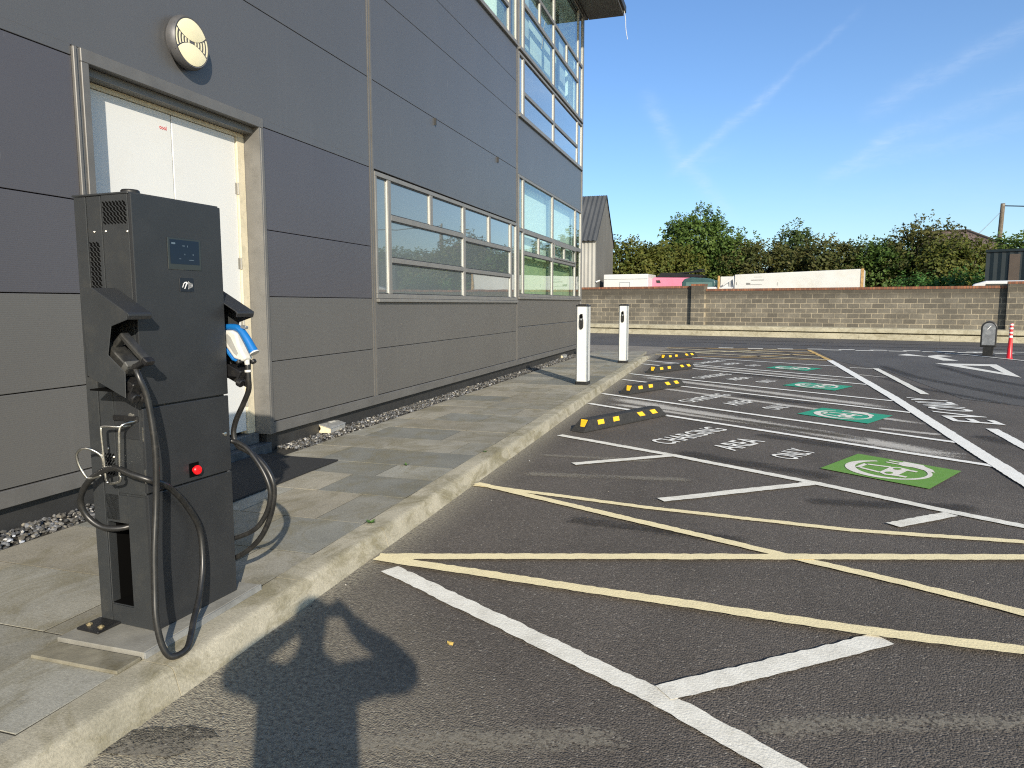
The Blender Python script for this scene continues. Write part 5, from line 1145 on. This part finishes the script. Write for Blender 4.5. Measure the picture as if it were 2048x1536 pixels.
T=[ # az, dist, blobs, n, leaf, mat, label
 (-8.2,54,[(-.4,0,2.8,2.2,1.8,3.0),(1.4,.2,2.6,2.0,1.7,2.9),(.3,0,4.3,1.7,1.4,1.6)],5200,.30,'leaf_olive','olive green shrub touching the corrugated shed gable',1,'hedge_shrub'),
 (-5.1,55,[(-1.0,0,2.7,2.1,1.8,3.0),(1.2,0,2.6,1.9,1.7,2.9),(0,.2,4.4,1.6,1.4,1.3)],5000,.30,'leaf_olive','olive brown shrub between the shed side shrub and the tallest tree',2,'hedge_shrub'),
 (-3.15,57,[(0,0,6.0,2.3,1.9,2.4),(-.9,0,7.2,1.2,1.1,1.3),(.7,.1,8.1,1.1,1.0,1.0),(1.6,0,6.6,1.3,1.2,1.4),(-1.9,0,6.0,1.1,1.0,1.1),(0,0,3.4,2.6,1.8,3.0)],7600,.30,'leaf_green','tallest green tree with a domed uneven top, behind the pink truck',3,'hedge_tree'),
 (-.6,56,[(0,0,4.6,1.9,1.6,2.0),(1.1,0,5.6,1.2,1.1,1.3),(-.9,.2,5.4,1.2,1.0,1.2),(0,0,2.4,2.2,1.8,2.4)],5200,.29,'leaf_green','loose green tree between the tallest tree and a brownish shrub',4,'hedge_tree'),
 (1.6,55,[(-.8,0,2.6,2.2,1.8,2.9),(1.3,0,2.6,2.0,1.7,2.8),(.2,0,4.2,1.6,1.3,1.3)],5000,.29,'leaf_brown','brownish shrub between the loose green tree and the pointed dark tree',5,'hedge_shrub'),
 (4.0,57,[(0,0,4.8,1.7,1.5,2.2),(.1,0,6.3,1.15,1.0,1.2),(.05,0,7.1,.55,.5,.8),(0,0,2.5,2.2,1.8,2.6)],5800,.28,'leaf_dark','dark pointed tree above the trailer roof, with a thin top sprig',6,'hedge_tree'),
 (6.3,54,[(-.9,0,2.7,2.0,1.7,2.9),(1.1,0,2.6,2.0,1.7,2.8),(0,0,4.4,1.5,1.3,1.2)],5000,.28,'leaf_brown','dull brown green shrub above the trailer, just past the pointed tree',7,'hedge_shrub'),
 (8.6,55,[(-.8,0,2.6,2.0,1.7,2.8),(1.2,0,2.5,2.0,1.7,2.7),(.2,0,4.3,1.6,1.3,1.2)],5000,.28,'leaf_dark','dark shrub behind the rusty end of the trailer',8,'hedge_shrub'),
 (10.5,54,[(-.7,0,2.5,1.9,1.7,2.7),(1.1,0,2.5,1.8,1.6,2.6),(.2,0,4.2,1.5,1.2,1.2)],4700,.28,'leaf_green','fresh green shrub past the rusty trailer end, before the pale hedge post',9,'hedge_shrub'),
 (12.6,54,[(-.9,0,2.7,1.9,1.7,2.9),(.9,0,2.8,1.8,1.6,2.9),(.0,0,4.8,1.3,1.1,1.3)],5000,.27,'leaf_brown','brown tinged shrub in front of the bungalow, around the pale post',10,'hedge_shrub'),
 (14.6,52,[(-.8,0,2.3,1.7,1.5,2.5),(.8,0,2.3,1.7,1.5,2.4),(0,0,3.7,1.3,1.1,1.0)],4600,.26,'leaf_olive','low olive shrub in front of the bungalow hip roof',11,'hedge_shrub'),
 (13.6,46,[(-1.2,0,1.3,1.5,1.0,1.7),(1.0,0,1.4,1.7,1.0,1.8)],3600,.22,'leaf_ivy','bright ivy covered bush low over the wall, touching the dark container',12,'hedge_shrub'),
 (17.9,56,[(-1.0,0,2.7,1.9,1.6,2.7),(1.2,0,2.8,1.9,1.6,2.8),(.2,0,4.4,1.5,1.3,1.3)],4600,.28,'leaf_green','leafy green tree behind the dark container and the telegraph pole',13,'hedge_tree'),
]
for az,dist,bl_,n,sz,lm,lab,seed,nm in T:
    tree(az,dist,bl_,n,sz,lm,lab,seed,nm,cat='tree' if nm=='hedge_tree' else 'shrub')
# hedge that goes on past the right edge of the picture (seen mirrored in the windows)
for k,(az,dist) in enumerate(((20.6,56),(23.2,57),(25.6,58),(28.0,58))):
    h=[0,1.2,.2,.7][k]
    tree(az,dist,[(-1.1,0,2.7,2.2,1.7,2.8),(1.3,0,2.7,2.2,1.7,2.7+h*.3),(.2,0,4.3+h,1.8,1.4,1.5)],3000,.36,['leaf_green','leaf_dark','leaf_olive','leaf_green'][k],['green tree past the dark container, first beyond the leafy one','tall dark tree well past the dark container','olive tree far along the hedge past the tall dark one','last green tree at the very end of the hedge'][k],30+k,'hedge_tree')
# dense growth low in the hedge: one dark mass
mass=MB()
bl_=[(at(a_,58.5)[0],at(a_,58.5)[1],1.6,2.6,1.0,2.4) for a_ in [ -9.5+2.3*k for k in range(18)]]
foliage(bl_,16000,.42,77).build('undergrowth',M['leaf_dark'],kind='stuff')

# ------------------------------------------------------------------ the photographer (only the shadow is in the picture)
az=-R(17.33); fw=Vector((math.sin(az),math.cos(az),0)); rt=Vector((math.cos(az),-math.sin(az),0))
PB=-fw*.37+rt*.01
def skin(name,mat,verts,edges,radii,parent,root=0,sub=2):
    me=bpy.data.meshes.new(name); me.from_pydata([tuple(v) for v in verts],edges,[]); me.materials.append(mat)
    ob=bpy.data.objects.new(name,me); COL.objects.link(ob); ob.parent=parent
    m_=ob.modifiers.new('skin','SKIN'); m_.use_smooth_shade=True
    for i,r in enumerate(radii): 
        s_=me.skin_vertices[0].data[i]; s_.radius=(r,r) if not isinstance(r,tuple) else r; s_.use_root=(i==root)
    s2=ob.modifiers.new('subd','SUBSURF'); s2.levels=sub; s2.render_levels=sub
    return ob
pe=empty('person',tuple(PB),'person in dark fleece and jeans standing with both arms raised, holding a phone','person')
def L(r,f,z): return rt*r+fw*f+Vector((0,0,z))
vs=[];es=[];rs=[]
def add(p,r,par=None):
    vs.append(p); rs.append(r)
    if par is not None: es.append((par,len(vs)-1))
    return len(vs)-1
pel=add(L(0,0,.96),(.135,.10)); ab=add(L(0,.01,1.12),(.13,.095),pel); chb=add(L(0,.0,1.25),(.13,.09),ab); ch=add(L(0,0,1.36),(.09,.07),chb); nk=add(L(0,.03,1.49),.050,ch); hd=add(L(0,.055,1.57),(.07,.08),nk); hm=add(L(0,.06,1.65),(.074,.095),hd); ht=add(L(0,.05,1.70),(.06,.07),hm); nose=add(L(0,.165,1.625),.012,hm)
hands=[]
for s in (-1,1):
    shd=add(L(.17*s,.005,1.385),.044,ch); elb=add(L(.355*s+.025,.10,1.385),.040,shd); wr=add(L(.125*s,.31,1.50),.031,elb); pm=add(L(.092*s,.325,1.555),(.034,.020),wr)
    for k,(ln,dz) in enumerate(((.030,.045),(.040,.030),(.040,.012),(.032,-.006))):
        a_=add(L((.092-.018)*s,.330,1.56+dz*.75),.0095,pm); b_=add(L((.092-.018-ln*.6)*s,.338,1.565+dz),.0085,a_); add(L((.092-.018-ln*1.1)*s,.333,1.563+dz*.95),.0075,b_)
    a_=add(L(.075*s,.305,1.545),.011,pm); add(L(.045*s,.300,1.555),.009,a_)
    hp=add(L(.095*s,0,.90),.088,pel); kn=add(L(.115*s,.02,.50),.058,hp); an=add(L(.12*s,-.02,.09),.040,kn); add(L(.135*s,.12,.045),.034,an)
skin('body',M['skin'],vs,es,rs,pe,0)
def loft(mb, rings, n=20):
    vs=[]
    for c,rx,ry in rings: vs += [c+rt*(rx*math.cos(2*math.pi*k/n))+fw*(ry*math.sin(2*math.pi*k/n)) for k in range(n)]
    m_=len(rings); mb.add(vs,[(q*n+k,q*n+(k+1)%n,(q+1)*n+(k+1)%n,(q+1)*n+k) for q in range(m_-1) for k in range(n)]+[tuple(range(n-1,-1,-1)),tuple(range((m_-1)*n,m_*n))])
def cloth(mb,name,mat): 
    o_=mb.build(name,mat,pe,smooth='all'); return o_
fl=MB(); loft(fl,[(L(0,0,.885),.178,.128),(L(0,0,.95),.184,.132),(L(0,.005,1.06),.180,.126),(L(0,.005,1.2),.185,.126),(L(0,0,1.31),.196,.128),(L(0,0,1.375),.192,.122),(L(0,.005,1.42),.160,.108),(L(0,.015,1.455),.105,.088),(L(0,.022,1.485),.066,.068),(L(0,.025,1.51),.062,.064)])
for s in (-1,1): fl.tube([L(.10*s,0,1.37),L(.17*s,.005,1.392),L(.26*s+.012,.05,1.395),L(.355*s+.025,.10,1.385),L(.285*s+.015,.19,1.43),L(.20*s,.25,1.465),L(.135*s,.303,1.50)],lambda f:.082-.042*f,14)
cloth(fl,'fleece',M['jacket'])
jn=MB(); loft(jn,[(L(0,0,.78),.150,.115),(L(0,0,.86),.172,.126),(L(0,0,.94),.170,.122),(L(0,0,.98),.160,.115)])
for s in (-1,1): jn.tube([L(.085*s,0,.90),L(.098*s,.005,.78),L(.110*s,.012,.64),L(.117*s,.02,.50),L(.12*s,.0,.28),L(.12*s,-.02,.075)],lambda f:.094-.034*f,14)
cloth(jn,'jeans',M['trouser'])
for s in (-1,1): skin('shoe',M['shoe'],[L(.12*s,-.05,.055),L(.128*s,.06,.05),L(.138*s,.165,.036)],[(0,1),(1,2)],[.050,.052,.040],pe,0)
hr=MB(); loft(hr,[(L(0,.022,1.668+.094*math.sin(a_)),max(.004,.082*math.cos(a_)),max(.004,.092*math.cos(a_))) for a_ in [-1.1+2.66*k/10 for k in range(11)]]); cloth(hr,'hair',M['hair'])
ph=MB(); c_=PB+L(0,.335,1.55)
ph.obox(c_-rt*.074-Vector((0,0,.036)),rt*.148,fw*.008,(0,0,.072)); po=ph.build('phone',M['black_plastic'],off=tuple(c_),bevel=.003,seg=2); tag(po,'dark phone held sideways in the raised hands of the person','phone')

# ------------------------------------------------------------------ light, sky, camera
SUN_EL, SUN_AZ = 23.2, 147.5     # azimuth clockwise from +Y
sl_=bpy.data.lights.new('sun','SUN'); sl_.energy=4.3; sl_.angle=R(.53); sl_.color=(1.0,.90,.74)
so3=bpy.data.objects.new('sun',sl_); COL.objects.link(so3)
sd=Vector((math.sin(R(SUN_AZ))*math.cos(R(SUN_EL)),math.cos(R(SUN_AZ))*math.cos(R(SUN_EL)),math.sin(R(SUN_EL))))
so3.rotation_euler=(-sd).to_track_quat('-Z','Y').to_euler(); so3.location=(20,-30,30)
w=bpy.data.worlds.new('World'); sc.world=w; w.use_nodes=True; t=w.node_tree
bg=t.nodes['Background']; sk=t.nodes.new('ShaderNodeTexSky'); sk.sky_type='NISHITA'; sk.sun_disc=False; sk.sun_elevation=R(SUN_EL); sk.sun_rotation=R(SUN_AZ); sk.air_density=1.15; sk.dust_density=.25; sk.ozone_density=3.0; sk.altitude=30
# thin cirrus and old contrails, laid out by direction in the sky
tc=t.nodes.new('ShaderNodeTexCoord'); sp=t.nodes.new('ShaderNodeSeparateXYZ'); t.links.new(tc.outputs['Generated'],sp.inputs[0])
azn=mth(t,'MULTIPLY',mth(t,'ARCTAN2',sp.outputs[0],sp.outputs[1]),57.2958); eln=mth(t,'MULTIPLY',mth(t,'ARCSINE',sp.outputs[2]),57.2958)
cv=t.nodes.new('ShaderNodeCombineXYZ'); t.links.new(azn,cv.inputs[0]); t.links.new(eln,cv.inputs[1])
wob=mth(t,'MULTIPLY',mth(t,'SUBTRACT',noise(t,cv.outputs[0],.22,6,.65),.5),1.7)
tot=None
for (a0,e0,a1,e1,wd,st) in ((-4.0,10.6,2.2,15.2,.38,.50),(2.0,15.0,6.8,18.9,.22,.24),(-4.1,10.6,-1.0,7.2,.55,.40),(-3.8,10.5,-1.5,10.9,.6,.2),(6.8,9.4,10.5,11.6,.5,.36),(10,11.2,18.4,14.0,.6,.26),(8,9.6,19,11.6,.5,.26),(9.5,13.5,18.6,17.6,.55,.34),(-6.3,14.4,-5.0,12.2,.55,.48),(-2,6.0,17,7.0,2.2,.10)):
    dx_,dy_=a1-a0,e1-e0; ln_=math.hypot(dx_,dy_); ux,uy=dx_/ln_,dy_/ln_
    s1=mth(t,'ADD',mth(t,'MULTIPLY',mth(t,'SUBTRACT',azn,a0),ux),mth(t,'MULTIPLY',mth(t,'SUBTRACT',eln,e0),uy))
    s2=mth(t,'ADD',mth(t,'ADD',mth(t,'MULTIPLY',mth(t,'SUBTRACT',azn,a0),-uy),mth(t,'MULTIPLY',mth(t,'SUBTRACT',eln,e0),ux)),wob)
    prof=mth(t,'EXPONENT',mth(t,'MULTIPLY',mth(t,'POWER',mth(t,'DIVIDE',s2,wd),2),-1))
    ends=mth(t,'MULTIPLY',mth(t,'MULTIPLY_ADD',s1,.5,1,clamp=True),mth(t,'MULTIPLY_ADD',s1,-.35,ln_*.35+.6,clamp=True))
    v_=mth(t,'MULTIPLY',mth(t,'MULTIPLY',prof,ends),st); tot=v_ if tot is None else mth(t,'ADD',tot,v_)
mpv=t.nodes.new('ShaderNodeMapping'); mpv.inputs['Scale'].default_value=(.35,1.3,1); mpv.inputs['Rotation'].default_value=(0,0,R(-28)); t.links.new(cv.outputs[0],mpv.inputs[0])
fib=ramp(t,noise(t,mpv.outputs[0],1.5,8,.75,.6),[(.32,.15),(.68,1)])
cl=mth(t,'MULTIPLY',tot,fib,clamp=True); cl=mth(t,'MULTIPLY',cl,.46)
skc=t.nodes.new('ShaderNodeMix'); skc.data_type='RGBA'; t.links.new(cl,skc.inputs[0]); t.links.new(sk.outputs[0],skc.inputs[6]); skc.inputs[7].default_value=(7.2,6.9,6.6,1)
# the sky is deeper blue away from the sun, paler and brighter towards it
ad=-sd; adh=Vector((ad.x,ad.y,0)).normalized()
dt=mth(t,'ADD',mth(t,'MULTIPLY',sp.outputs[0],adh.x),mth(t,'MULTIPLY',sp.outputs[1],adh.y))
fac=mth(t,'MULTIPLY_ADD',dt,.5,.5,clamp=True)
mul=mix(t,fac,(1.38,1.30,1.18),(.68,.85,1.10)); fin=mix(t,1,skc.outputs[2],mul,'MULTIPLY')
t.links.new(fin,bg.inputs[0]); bg.inputs[1].default_value=.105

cam=bpy.data.cameras.new('camera'); co_=bpy.data.objects.new('camera',cam); COL.objects.link(co_); sc.camera=co_
cam.sensor_width=36; cam.lens=36*1420/2048; cam.clip_start=.04; cam.clip_end=600
co_.location=(0,0,1.55); co_.rotation_euler=(R(90-6.43),0,R(17.33))
sc.view_settings.view_transform='Standard'; sc.view_settings.look='None'; sc.view_settings.gamma=1; sc.view_settings.exposure=.55
sc.cycles.max_bounces=8; sc.cycles.transparent_max_bounces=12; sc.cycles.use_denoising=False; sc.cycles.pixel_filter_type='BLACKMAN_HARRIS'; sc.cycles.filter_width=1.15; sc.cycles.sample_clamp_indirect=4
